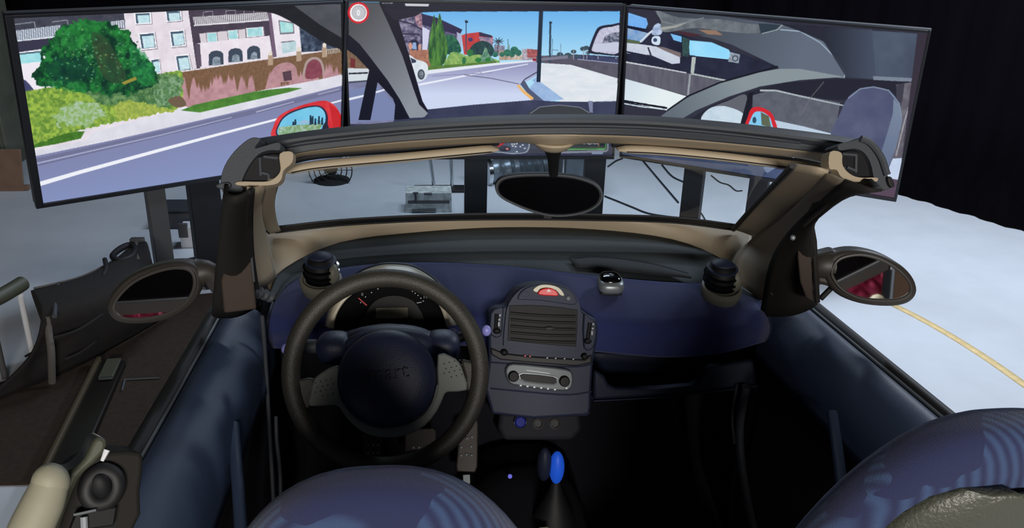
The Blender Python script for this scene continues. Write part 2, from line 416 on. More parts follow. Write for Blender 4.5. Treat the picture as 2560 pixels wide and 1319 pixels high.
def make_tv(cc, yaw, tilt, label, paint, W=1.45, H=.83, bez=(.012, .012, .012, .018), nx=470, ny=266, lm='tv_frame'):
    X, Y, Z = cc; c = Vector((CAM[0]+X*math.cos(YAW)+Y*math.sin(YAW), -X*math.sin(YAW)+Y*math.cos(YAW), CAM[2]+Z)); yw = yaw-YAW
    ax = Vector((math.cos(yw), math.sin(yw), 0)); n = Vector((-math.sin(yw), math.cos(yw), 0)); up = (Vector((0, 0, 1))*math.cos(tilt)+n*math.sin(tilt)); bk = up.cross(ax); bk = -bk if bk.dot(n) < 0 else bk
    base = c-up*(H/2); t = thing('screen', label, 'screen', base, 'screens in front of the car')
    rot = axes_rot(ax, bk, up)
    q = lambda a, d, b_: c+ax*a+bk*d+up*b_
    box('back_panel', q(0, .034, 0), (W-.004, .05, H-.004), 'tv_side', t, rot, bevel=.006)
    l, r_, tp, bt = bez
    box('bezel', q(-W/2+l/2, -.002, 0), (l, .03, H), lm, t, rot, bevel=.002)
    box('bezel', q(W/2-r_/2, -.002, 0), (r_, .03, H), 'tv_frame', t, rot, bevel=.002)
    box('bezel', q(0, -.002, H/2-tp/2), (W-l-r_, .03, tp), 'tv_frame', t, rot, bevel=.002)
    box('bezel', q(0, -.002, -H/2+bt/2), (W-l-r_, .03, bt), 'tv_frame', t, rot, bevel=.002)
    w_, h_ = W-l-r_, H-tp-bt; cor = q(-W/2+l, -.008, H/2-tp)
    cv = Canvas(cor, ax*w_, up*-h_, nx, ny); paint(cv); colr = cv.result()
    vs_ = np.array(cor)[None, None]+(np.arange(nx+1)/nx)[None, :, None]*np.array(ax*w_)+(np.arange(ny+1)/ny)[:, None, None]*np.array(up*-h_)
    idx = np.arange((nx+1)*(ny+1)).reshape(ny+1, nx+1)
    fs = np.stack([idx[:-1, :-1], idx[1:, :-1], idx[1:, 1:], idx[:-1, 1:]], -1).reshape(-1, 4)
    me = bpy.data.meshes.new('picture'); nv = vs_.size//3; nf = len(fs)
    me.vertices.add(nv); me.vertices.foreach_set('co', vs_.astype(np.float32).ravel()); me.loops.add(nf*4); me.loops.foreach_set('vertex_index', fs.astype(np.int32).ravel())
    me.polygons.add(nf); me.polygons.foreach_set('loop_start', np.arange(0, nf*4, 4, dtype=np.int32)); me.polygons.foreach_set('loop_total', np.full(nf, 4, np.int32)); me.update(); me.validate()
    ca = me.color_attributes.new('picture', 'FLOAT_COLOR', 'CORNER')
    cc_ = np.concatenate([np.repeat(colr.reshape(-1, 3), 4, 0), np.ones((nf*4, 1))], 1).astype(np.float32); ca.data.foreach_set('color', cc_.ravel())
    me.materials.append(MATS['screen_picture']); o = bpy.data.objects.new('picture', me); COL.objects.link(o); adopt(o, t)
    return t, (lambda a, b_, d=-.01: q(a, d, b_)), ax, up, bk, c

def paint_left(s):
    A = [(0, 0), (900, 0), (900, 560), (0, 560)]
    s.poly(A, (222, 214, 224), (240, 234, 242), sc=40)
    # top-left balcony
    s.poly([(10, 30), (320, 20), (322, 70), (10, 112)], (58, 60, 74), (78, 80, 92), sc=14)
    s.line([(30, 62), (86, 55), (88, 70)], 2, (150, 155, 165)); s.line([(130, 55), (168, 50), (170, 62)], 2, (150, 155, 165))
    s.poly([(28, 78), (152, 62), (138, 93), (32, 105)], (196, 204, 216))
    for i in range(22): x = 33+i*5.6; s.line([(x, 78-i*.75), (x+1, 103-i*.75)], 2, (96, 108, 128))
    s.line([(32, 104), (140, 92)], 3, (225, 232, 240))
    s.poly([(262, 56), (310, 50), (318, 70), (268, 70)], (205, 210, 222))
    for i in range(9): s.line([(266+i*5.5, 56-i*.5), (268+i*5.5, 70)], 2, (105, 110, 128))
    s.poly([(30, 105), (140, 94), (118, 126), (34, 132)], (56, 54, 74))
    s.poly([(36, 132), (108, 122), (110, 156), (44, 162)], (236, 238, 244)); s.poly([(40, 134), (104, 127), (106, 154), (46, 159)], (70, 92, 110)); s.poly([(47, 137), (102, 131), (104, 154), (52, 159)], (150, 216, 224), (176, 232, 236), sc=18)
    s.poly([(42, 162), (105, 156), (104, 226), (50, 236)], (238, 232, 242)); s.smooth([(47, 200), (62, 200), (78, 216), (84, 230), (50, 238)], (66, 70, 108))
    # white building, windows
    s.poly([(308, 20), (475, 20), (492, 172), (330, 190)], (236, 228, 236), (220, 210, 220), sc=18)
    for q in (((338, 34), (374, 33), (376, 57), (341, 59)), ((416, 29), (450, 28), (452, 50), (419, 53)), ((349, 86), (384, 83), (389, 118), (355, 122)), ((426, 80), (458, 77), (462, 112), (431, 115)), ((440, 141), (470, 138), (477, 173), (446, 176)), ((378, 150), (397, 148), (401, 180), (386, 183))):
        c = np.mean(q, 0); s.poly([tuple(c+(np.array(p)-c)*1.22+(1.5, 1.5)) for p in q], (148, 140, 150)); s.poly([tuple(c+(np.array(p)-c)*1.18) for p in q], (246, 244, 250)); s.poly(q, (72, 92, 112)); s.poly([tuple(c+(np.array(p)-c)*.82+(2, 2)) for p in q], (176, 214, 226), (214, 236, 240), sc=5)
    # recessed centre of the building
    s.poly([(470, 22), (676, 18), (690, 142), (492, 172)], (66, 56, 72), (80, 70, 84), sc=20)
    for x, y in ((508, 30), (565, 27), (610, 25)): s.line([(x, y+12), (x, y), (x+24, y-2), (x+24, y+9)], 2, (140, 140, 150))
    s.poly([(482, 43), (668, 30), (672, 50), (486, 64)], (206, 204, 210))
    for i in range(38): x = 485+i*4.9; s.line([(x, 44-i*.36), (x+1.5, 62-i*.36)], 1.8, (112, 106, 116))
    s.line([(485, 64), (672, 50)], 3, (232, 230, 236))
    s.poly([(498, 84), (655, 68), (660, 92), (502, 108)], (214, 206, 212))
    for q in (((518, 84), (540, 82), (542, 103), (520, 105)), ((571, 78), (593, 76), (594, 96), (573, 98)), ((618, 72), (655, 69), (657, 88), (620, 92))):
        c = np.mean(q, 0); s.poly([tuple(c+(np.array(p)-c)*1.3) for p in q], (110, 100, 112)); s.poly([tuple(c+(np.array(p)-c)*1.16) for p in q], (236, 234, 240)); s.poly(q, (150, 206, 214), (180, 226, 228), sc=6)
    s.poly([(493, 108), (674, 89), (682, 144), (500, 172)], (240, 232, 240), (228, 218, 228), sc=16)
    for x0, x1, y0, y1 in ((522, 558, 126, 164), (571, 606, 120, 156), (618, 650, 114, 149)):
        s.poly([(x0, y1), (x0, y0+10), (x0+6, y0+3), ((x0+x1)/2, y0), (x1-6, y0+2), (x1, y0+8), (x1+1, y1-3)], (62, 72, 88)); s.poly([(x0+8, y1), (x0+10, y0+20), (x0+18, y0+15), (x1-8, y0+18), (x1-6, y1-2)], (170, 182, 194), (96, 110, 124), sc=4)
    s.poly([(488, 108), (500, 110), (504, 166), (492, 168)], (90, 80, 96))
    s.poly([(670, 30), (684, 34), (694, 140), (682, 146)], (112, 92, 114))
    s.poly([(678, 32), (746, 58), (752, 130), (692, 144)], (240, 234, 242), (224, 216, 226), sc=20)
    s.poly([(696, 50), (734, 56), (736, 84), (700, 86)], (120, 116, 128)); s.poly([(699, 53), (732, 59), (733, 80), (702, 82)], (156, 214, 216), (186, 230, 228), sc=10)
    s.poly([(703, 105), (740, 102), (741, 128), (706, 134)], (206, 222, 228), (168, 200, 206), sc=8); s.line([(702, 106), (736, 102)], 2, (90, 84, 96))
    s.poly([(748, 64), (840, 96), (846, 126), (754, 130)], (36, 44, 62), (92, 108, 130), sc=9)
    # retaining wall
    s.poly([(446, 180), (640, 152), (862, 120), (862, 186), (760, 206), (640, 228), (470, 268), (455, 262)], (172, 128, 134), (196, 150, 158), sc=12)
    ii = s.mask([(446, 178), (640, 150), (862, 119), (862, 186), (760, 206), (640, 228), (470, 268), (455, 262)])
    X, Y = s.x[ii], s.y[ii]; top = 181-(X-446)*.148; dep = Y-top; lim = 14+62*vnoise(X/11, X*0, 5)**2+22*vnoise(X/3.4, X*0, 9)+(X-450)*.06
    t = np.clip((lim-dep)/10, 0, 1)[:, None]*(.75+.25*vnoise(X/3, Y/4, 3))[:, None]; s.c[ii] = s.c[ii]*(1-t)+np.array((112, 84, 56.))*t
    s.line([(446, 180), (640, 151), (860, 120)], 3, (226, 220, 226))
    for x, y in ((676, 138), (747, 128), (811, 118)): s.poly([(x-6, y), (x+6, y-1), (x+7, y+24), (x-6, y+26)], (176, 152, 130)); s.oval(x, y-5, 5, 6, (226, 218, 206))
    s.poly([(815, 124), (848, 119), (850, 131), (816, 136)], (190, 176, 160))
    for i in range(7): s.line([(819+i*4.6, 125-i*.6), (819+i*4.6, 135-i*.6)], 2, (96, 76, 62))
    s.smooth([(680, 180), (690, 165), (712, 156), (732, 160), (742, 176), (736, 200), (700, 206), (684, 208)], (188, 146, 150), (170, 126, 132), sc=8)
    s.poly([(706, 180), (728, 176), (730, 200), (710, 203)], (76, 56, 66), (92, 66, 78), sc=6)
    s.smooth([(760, 196), (762, 160), (775, 145), (792, 143), (806, 155), (808, 186)], (170, 150, 146)); s.smooth([(765, 196), (767, 164), (778, 151), (790, 149), (802, 160), (803, 190)], (140, 72, 88), (122, 58, 72), sc=7)
    # pavement, kerbs, grass
    s.poly([(70, 380), (215, 350), (235, 330), (330, 305), (450, 272), (640, 228), (770, 206), (862, 184), (862, 215), (640, 268), (400, 322), (200, 365), (78, 396)], (226, 226, 236), (212, 212, 224), sc=30)
    s.poly([(452, 276), (486, 262), (640, 228), (720, 219), (756, 220), (720, 231), (600, 258), (500, 281)], (84, 140, 54), (66, 118, 44), sc=9)
    s.poly([(66, 352), (150, 330), (212, 328), (202, 346), (140, 360), (70, 372)], (74, 126, 44), (60, 104, 36), sc=9)
    # hedges
    s.smooth([(52, 240), (110, 222), (165, 214), (240, 226), (310, 232), (390, 190), (450, 178), (456, 215), (452, 266), (400, 276), (330, 296), (215, 322), (150, 338), (66, 356)], (160, 190, 76), (98, 136, 56), sc=8, seed=3, o=5, con=2.8, rag=4)
    s.smooth([(130, 285), (170, 262), (230, 258), (262, 278), (250, 300), (190, 318), (140, 310)], (170, 194, 168), (130, 170, 84), sc=6, o=5, con=2.8, rag=16, rs=20)
    s.smooth([(215, 232), (250, 202), (300, 212), (390, 188), (446, 186), (450, 230), (420, 268), (340, 268), (300, 262), (260, 260)], (112, 150, 96), (56, 100, 58), sc=9, seed=5, o=5, con=3, rag=8)
    s.smooth([(395, 205), (450, 190), (452, 240), (420, 262), (385, 250)], (150, 180, 150), (76, 120, 70), sc=5, o=4, con=3, a=.7, rag=6)
    s.smooth([(420, 250), (450, 240), (466, 262), (440, 268)], (110, 92, 72)); s.smooth([(290, 262), (330, 250), (400, 268), (440, 274), (380, 286), (300, 300)], (176, 190, 86), (136, 160, 70), sc=5, o=4, con=2.5, rag=6)
    # tree
    s.smooth([(150, 72), (176, 56), (210, 46), (255, 50), (285, 66), (318, 76), (334, 96), (348, 124), (372, 146), (388, 172), (392, 200), (378, 220), (330, 232), (250, 236), (170, 224), (110, 216), (86, 196), (92, 172), (106, 146), (104, 122), (128, 100)], (10, 50, 36), (38, 126, 56), sc=20, seed=2, o=6, con=3.2, rag=12, rs=16)
    s.smooth([(160, 80), (200, 58), (240, 70), (240, 110), (200, 140), (160, 120)], (24, 100, 44), (64, 160, 76), sc=9, seed=8, o=5, con=3, a=.5, rag=10)
    s.smooth([(118, 200), (150, 190), (200, 205), (220, 224), (150, 224)], (20, 92, 44), (60, 150, 80), sc=7, o=5, con=3, a=.6, rag=8); s.smooth([(330, 110), (372, 150), (384, 200), (352, 214), (330, 170)], (18, 84, 50), (50, 150, 84), sc=8, o=5, con=3, a=.6, rag=8); s.smooth([(130, 150), (200, 140), (240, 190), (160, 205), (116, 186)], (8, 44, 40), (18, 72, 52), sc=10, o=5, a=.7, rag=10)
    s.smooth([(228, 84), (262, 92), (292, 140), (316, 190), (296, 208), (262, 196), (240, 150)], (60, 66, 46), (40, 80, 50), sc=14, a=.75)
    for i in range(150):
        x, y = RNG.normal(235, 75), RNG.normal(150, 42)
        if 100 < x < 380 and 60 < y < 225: s.oval(x, y, 1+2.5*RNG.random(), 1+2*RNG.random(), (90+80*RNG.random(), 170+40*RNG.random(), 110+50*RNG.random()), a=.45)
    s.poly([(304, 206), (340, 191), (342, 199), (310, 212)], (150, 140, 60))
    # road
    s.grad([(70, 394), (300, 346), (640, 268), (862, 212), (870, 420), (555, 460), (80, 530)], (126, 128, 166), (132, 146, 190), (400, 300), (430, 460))
    s.poly([(72, 400), (300, 350), (640, 272), (862, 216), (862, 226), (640, 284), (300, 366), (74, 420)], (104, 106, 136), a=.7)
    s.line([(76, 412), (250, 372), (400, 338), (520, 308), (580, 293)], 4, (176, 180, 212), 2, a=.8); s.line([(640, 280), (735, 254)], 3, (190, 192, 220), 2, a=.8); s.line([(795, 236), (850, 222)], 2, (190, 192, 220), a=.8)
    s.line([(84, 464), (200, 430), (400, 375), (560, 332), (700, 296)], 11, (238, 240, 248), 5); s.line([(790, 268), (860, 249)], 5, (226, 228, 240), 4)
    # roof pillar of the simulated car
    s.smooth([(560, 0), (700, 0), (862, 0), (864, 130), (848, 122), (820, 112), (770, 82), (720, 50), (668, 30), (560, 22)], (24, 24, 28), (34, 34, 38), sc=40, k=4)
    s.poly([(735, 14), (856, 10), (856, 96), (800, 62)], (68, 70, 76), (84, 86, 92), sc=40)
    s.poly([(0, 20), (560, 5), (560, 22), (0, 48)], (34, 36, 44))
    # red mirror
    s.smooth([(684, 345), (684, 315), (700, 288), (745, 266), (800, 252), (826, 256), (845, 274), (862, 312), (862, 350), (770, 360)], (206, 36, 44), (226, 70, 74), sc=26)
    s.poly([(822, 258), (846, 276), (862, 314), (862, 350), (838, 350), (830, 300)], (196, 32, 36))
    s.smooth([(694, 340), (697, 308), (718, 284), (760, 268), (795, 264), (814, 276), (820, 300), (812, 322), (760, 345)], (30, 34, 60)); s.smooth([(697, 338), (700, 309), (720, 287), (761, 271), (794, 267), (810, 278), (814, 298), (804, 322), (760, 340)], (110, 192, 228), (126, 204, 234), sc=30)
    s.poly([(740, 310), (762, 298), (785, 308)], (150, 186, 214)); s.poly([(696, 318), (745, 312), (806, 308), (800, 325), (740, 345), (696, 345)], (176, 200, 196), (110, 150, 90), sc=4)
    for x, y, h in ((776, 312, 24), (781, 310, 20), (788, 312, 16), (797, 310, 20), (738, 312, 14), (733, 313, 9), (805, 312, 18)): s.poly([(x-2.5, y), (x-1.5, y-h), (x+2.5, y-h), (x+3, y)], (24, 50, 70))
    s.poly([(806, 316), (816, 300), (822, 318), (820, 330), (806, 326)], (36, 34, 52))
    s.poly([(852, 0), (870, 0), (870, 400), (858, 400)], (20, 20, 24))

def paint_center(s):
    s.grad([(850, 0), (1600, 0), (1600, 420), (850, 420)], (104, 176, 234), (172, 220, 244), (1250, 30), (1250, 150))
    # hills of houses on the far side
    s.poly([(975, 20), (1056, 28), (1062, 120), (1010, 150), (985, 140)], (66, 60, 92), (140, 136, 160), sc=8, con=2.4)
    s.line([(985, 48), (1030, 60), (1058, 76)], 3, (40, 36, 62)); s.line([(990, 84), (1050, 86)], 3, (44, 40, 66)); s.smooth([(1022, 122), (1024, 104), (1036, 98), (1046, 106), (1048, 124)], (36, 40, 66)); s.poly([(1030, 122), (1032, 106), (1040, 106), (1042, 124)], (140, 168, 210))
    s.poly([(1036, 34), (1056, 38), (1056, 72), (1040, 60)], (196, 156, 166), (96, 70, 96), sc=5)
    s.poly([(1054, 34), (1092, 44), (1156, 74), (1152, 82), (1148, 90), (1100, 74), (1056, 62)], (44, 38, 74))
    s.poly([(1056, 62), (1148, 88), (1150, 130), (1060, 128)], (120, 116, 152), (72, 66, 98), sc=7, con=2); s.poly([(1056, 66), (1074, 76), (1068, 126), (1056, 124)], (206, 206, 232)); s.poly([(1142, 80), (1155, 86), (1152, 128), (1144, 126)], (170, 176, 206))
    s.poly([(1022, 125), (1078, 124), (1082, 168), (1062, 170), (1026, 150)], (186, 132, 110), (150, 100, 84), sc=6); s.oval(1026, 115, 5, 9, (204, 150, 136)); s.oval(1049, 118, 4, 8, (204, 150, 136))
    s.poly([(1154, 88), (1166, 84), (1200, 80), (1232, 90), (1232, 110), (1200, 122), (1176, 138), (1160, 136)], (200, 66, 66), (176, 56, 60), sc=10)
    s.poly([(1198, 80), (1228, 88), (1232, 92), (1226, 94), (1198, 90)], (46, 44, 76)); s.poly([(1196, 92), (1230, 94), (1232, 120), (1206, 112)], (116, 108, 146), (190, 150, 160), sc=5); s.oval(1176, 99, 6, 5, (64, 54, 106))
    for x0, x1, y0, y1, c in ((1236, 1262, 112, 140, (150, 150, 176)), (1248, 1280, 126, 150, (206, 180, 160)), (1280, 1312, 136, 150, (222, 206, 190)), (1305, 1345, 122, 150, (196, 186, 200)), (1318, 1344, 122, 144, (186, 100, 104))): s.poly([(x0, y0), (x1, y0+2), (x1, y1), (x0, y1)], c, tuple(v*.7 for v in c), sc=4)
    s.smooth([(1172, 134), (1182, 112), (1204, 102), (1224, 108), (1236, 126), (1226, 142), (1196, 142)], (26, 52, 64), (42, 78, 74), sc=6)
    s.smooth([(1112, 92), (1132, 88), (1148, 108), (1152, 130), (1130, 136), (1112, 130)], (20, 72, 66), (46, 112, 80), sc=6, con=2.4)
    for a in range(9): t = a/9*2*math.pi; s.line([(1246, 103), (1246+15*math.cos(t), 103+10*math.sin(t))], 3, (40, 62, 78), 1)
    s.line([(1246, 103), (1243, 140)], 3, (96, 86, 90)); s.line([(1270, 98), (1271, 140)], 2, (80, 120, 130)); s.poly([(1269, 112), (1274, 112), (1276, 138), (1267, 138)], (120, 160, 160))
    for x, y, r in ((1238, 136, 7), (1255, 136, 6), (1268, 132, 9), (1286, 126, 10), (1280, 136, 7), (1296, 132, 8)): s.oval(x, y, r, r, (34, 92, 86), (60, 126, 100), sc=4)
    s.smooth([(1112, 168), (1122, 138), (1132, 130), (1150, 133), (1170, 140), (1192, 136), (1210, 140), (1244, 150), (1244, 158), (1180, 163)], (150, 184, 104), (112, 156, 84), sc=6, con=2.4)
    s.smooth([(1196, 150), (1206, 136), (1214, 118), (1224, 138), (1236, 152), (1214, 158)], (60, 110, 92), (140, 176, 150), sc=3)
    s.oval(1175, 132, 8, 9, (46, 112, 64)); s.oval(1196, 150, 8, 6, (40, 122, 60)); s.oval(1220, 150, 7, 6, (40, 120, 60)); s.oval(1160, 152, 5, 10, (46, 112, 70))
    s.smooth([(1076, 162), (1071, 130), (1074, 96), (1082, 50), (1086, 38), (1091, 66), (1098, 34), (1102, 42), (1112, 84), (1120, 118), (1114, 150), (1104, 164), (1090, 166)], (34, 78, 48), (84, 138, 60), sc=5, sy=22, con=2.6, seed=4)
    # lamp posts
    s.line([(1165, 50), (1165.5, 130)], 2.5, (52, 74, 104)); s.poly([(1162, 52), (1170, 52), (1170, 57), (1163, 57)], (30, 40, 60))
    # ground
    s.poly([(1060, 176), (1060, 166), (1150, 160), (1240, 152), (1246, 160), (1160, 168)], (96, 132, 66), (80, 116, 52), sc=6)
    s.poly([(1045, 190), (1062, 176), (1240, 157), (1344, 150), (1344, 158), (1060, 188)], (226, 230, 242))
    s.grad([(1040, 205), (1064, 186), (1240, 163), (1350, 152), (1350, 185), (1312, 206), (1298, 216), (1335, 250), (1200, 262), (1060, 280)], (150, 152, 190), (204, 214, 240), (1200, 165), (1200, 235))
    s.line([(1046, 212), (1180, 186), (1320, 160)], 5, (232, 236, 248), 2); s.line([(1160, 187), (1230, 196), (1298, 210)], 2, (96, 96, 120)); s.line([(1196, 172), (1206, 190)], 2, (150, 150, 176)); s.line([(1080, 190), (1230, 182)], 2, (140, 142, 176))
    # right side: pavement, wall, road
    s.poly([(1340, 140), (1430, 136), (1560, 144), (1560, 200), (1420, 162), (1340, 156)], (78, 76, 92), (92, 88, 104), sc=14)
    s.poly([(1436, 136), (1470, 137), (1560, 143), (1560, 162), (1480, 152), (1436, 148)], (52, 58, 92), (66, 72, 104), sc=8); s.line([(1444, 148), (1560, 160)], 2, (160, 164, 186))
    s.poly([(1344, 160), (1366, 158), (1428, 162), (1545, 196), (1545, 256), (1404, 256), (1340, 212)], (228, 232, 238), (214, 222, 230), sc=26, sy=8)
    s.poly([(1336, 206), (1330, 200), (1345, 190), (1350, 204), (1410, 248), (1350, 254), (1318, 226)], (160, 188, 226), (140, 170, 214), sc=12); s.poly([(1300, 210), (1312, 202), (1324, 222), (1362, 254), (1336, 254)], (80, 88, 116)); s.line([(1304, 208), (1312, 198), (1346, 178)], 3, (70, 80, 104)); s.line([(1294, 212), (1308, 228), (1332, 248)], 6, (232, 180, 110), 8)
    for x, y, r in ((1434, 129, 7), (1458, 122, 8), (1466, 120, 8), (1400, 136, 8), (1420, 138, 9), (1442, 140, 6), (1470, 132, 6)): s.oval(x, y, r, r*.7, (44, 66, 84), (70, 92, 96), sc=3)
    for x in (1434, 1459, 1467, 1495, 1540): s.line([(x, 124), (x, 148)], 2, (150, 150, 160))
    s.line([(1376, 56), (1374.5, 156)], 5, (44, 70, 92)); s.poly([(1373, 54), (1380, 54), (1380, 59), (1373, 58)], (30, 40, 56)); s.line([(1381, 96), (1380, 150)], 1.8, (96, 130, 160)); s.line([(1402, 108), (1401, 140)], 1.5, (110, 140, 170)); s.line([(1381, 124), (1396, 126)], 1.5, (90, 120, 150))
    s.oval(1336, 149, 5, 4, (150, 40, 60)); s.poly([(1346, 146), (1420, 138), (1420, 146), (1350, 152)], (120, 120, 140))
    s.poly([(1348, 20), (1358, 20), (1351, 205), (1341, 205)], (24, 40, 60))
    # simulated rear mirror
    s.smooth([(1474, 132), (1472, 122), (1488, 80), (1500, 66), (1530, 61), (1565, 61), (1565, 134), (1500, 136)], (28, 30, 52), k=3); s.smooth([(1482, 128), (1480, 120), (1494, 84), (1506, 71), (1530, 67), (1552, 67), (1549, 131), (1500, 131)], (176, 176, 204), (206, 206, 224), sc=6, k=3)
    s.poly([(1484, 110), (1550, 106), (1549, 130), (1484, 128)], (196, 200, 222)); s.poly([(1512, 90), (1530, 82), (1550, 80), (1550, 104), (1506, 108)], (70, 74, 96), (150, 154, 176), sc=4, con=2.5)
    # white car
    s.smooth([(1022, 140), (1040, 148), (1066, 158), (1070, 180), (1062, 198), (1036, 200)], (226, 234, 240), (206, 216, 226), sc=12); s.poly([(1026, 144), (1040, 150), (1040, 156), (1030, 158)], (52, 60, 84)); s.oval(1053, 186, 9, 13, (60, 70, 84)); s.oval(1053, 186, 6, 9, (150, 160, 170), (80, 90, 100), sc=3)
    # dashboard of the simulated car
    s.poly([(1040, 300), (1064, 274), (1180, 262), (1330, 250), (1400, 254), (1500, 254), (1556, 252), (1556, 420), (860, 420), (860, 300)], (50, 54, 80), (62, 66, 92), sc=40)
    s.smooth([(1322, 288), (1345, 269), (1400, 264), (1452, 270), (1480, 290), (1400, 300)], (56, 60, 64)); s.line([(1325, 284), (1350, 267), (1400, 262.5), (1450, 268), (1474, 282)], 2, (120, 124, 140)); s.poly([(1470, 252), (1482, 252), (1482, 282), (1474, 280)], (120, 126, 156)); s.line([(1500, 254), (1540, 253)], 2, (120, 124, 150))
    # left side of the simulated car: quarter window, struts, pillar
    s.poly([(864, 120), (930, 150), (1000, 260), (1000, 310), (864, 310)], (112, 112, 144), (132, 136, 172), sc=20)
    s.poly([(864, 122), (930, 160), (930, 180), (864, 176)], (132, 106, 86), (110, 86, 70), sc=5); s.poly([(876, 144), (888, 148), (888, 170), (876, 168)], (112, 44, 48))
    s.poly([(990, 258), (1074, 274), (1074, 330), (980, 330)], (50, 54, 80)); s.poly([(864, 170), (930, 172), (924, 200), (864, 204)], (208, 216, 224)); s.line([(872, 184), (920, 182)], 4, (40, 44, 56)); s.line([(872, 206), (918, 202)], 4, (70, 74, 92))
    s.poly([(864, 226), (940, 212), (990, 260), (990, 300), (864, 306)], (120, 132, 172)); s.line([(864, 250), (915, 238), (975, 220)], 6, (226, 230, 244), 4)
    s.poly([(862, 70), (871, 84), (900, 108), (930, 146), (970, 200), (1000, 249), (1026, 296), (985, 300), (988, 262), (982, 246), (944, 205), (926, 300), (896, 300), (923, 175), (890, 140), (862, 120)], (16, 18, 34))
    s.poly([(868, 4), (948, 6), (984, 10), (1004, 78), (1032, 168), (1056, 252), (1070, 276), (1060, 292), (1024, 296)], (20, 20, 36))
    s.grad([(869, 6), (947, 7), (970, 56), (1006, 139), (1033, 220), (1048, 261), (1070, 283), (1060, 293), (1024, 295), (1000, 249), (970, 202), (929, 148), (899, 110), (869, 84)], (78, 80, 86), (140, 146, 156), (890, 60), (1060, 230))
    s.poly([(946, 4), (1570, 6), (1570, 28), (1100, 29), (1050, 31), (982, 46), (960, 10)], (24, 26, 44)); s.poly([(960, 20), (1056, 28), (1040, 40), (986, 52)], (30, 28, 44)); s.poly([(1012, 9), (1073, 10), (1071, 16), (1014, 15)], (196, 198, 206)); s.line([(955, 8), (982, 8)], 2, (150, 152, 160))
    s.poly([(1551, 0), (1580, 0), (1570, 420), (1536, 420)], (24, 26, 36))
    s.poly([(856, 0), (872, 0), (872, 88), (856, 88)], (26, 28, 36)); s.poly([(856, 290), (1026, 292), (1026, 330), (856, 330)], (40, 42, 58), a=0)
    # speed sign
    s.oval(896, 32, 27, 27, (206, 36, 48)); s.oval(896, 32, 21.5, 22, (238, 238, 242)); s.oval(897, 31, 18, 18, (172, 174, 180)); s.oval(896, 32, 15.5, 15.5, (192, 194, 200)); s.oval(896, 32, 4, 7, (250, 250, 252)); s.oval(896, 32, 1.7, 4.3, (180, 182, 188))
    # gauges and message box near the lower edge
    s.smooth([(1200, 340), (1300, 340), (1322, 352), (1324, 368), (1314, 382), (1280, 385), (1252, 382), (1200, 376)], (170, 180, 200)); s.smooth([(1200, 340), (1300, 342), (1319, 354), (1320, 368), (1311, 380), (1280, 382), (1252, 379), (1200, 374)], (70, 84, 116), (96, 112, 144), sc=8)
    s.line([(1225, 380), (1260, 356)], 6, (206, 40, 50)); s.smooth([(1246, 368), (1260, 364), (1276, 368), (1274, 376), (1254, 378)], (16, 22, 56)); s.oval(1268, 372, 4, 3, (214, 90, 100)); s.oval(1268, 372, 1.6, 1.3, (250, 220, 220))
    for x, y in ((1280, 360), (1286, 360), (1292, 359), (1282, 365), (1289, 366), (1301, 366), (1307, 362), (1292, 379), (1312, 371), (1242, 362)): s.poly([(x-2, y-1.6), (x+2.5, y-1.6), (x+2, y+1.6), (x-2.5, y+1.6)], (236, 240, 248))
    s.poly([(1394, 340), (1524, 340), (1521, 376), (1514, 380), (1392, 384)], (150, 154, 176)); s.poly([(1398, 340), (1518, 340), (1517, 375), (1400, 378)], (30, 38, 48), (42, 52, 62), sc=20); s.line([(1404, 372), (1514, 371), (1515, 340)], 3, (60, 150, 70)); s.line([(1404, 374.5), (1516, 373.5)], 1.5, (140, 206, 150)); s.poly([(1494, 356), (1499, 356), (1498, 366), (1495, 366)], (150, 110, 90)); s.poly([(1478, 378), (1508, 378), (1507, 385), (1480, 385)], (150, 164, 196))

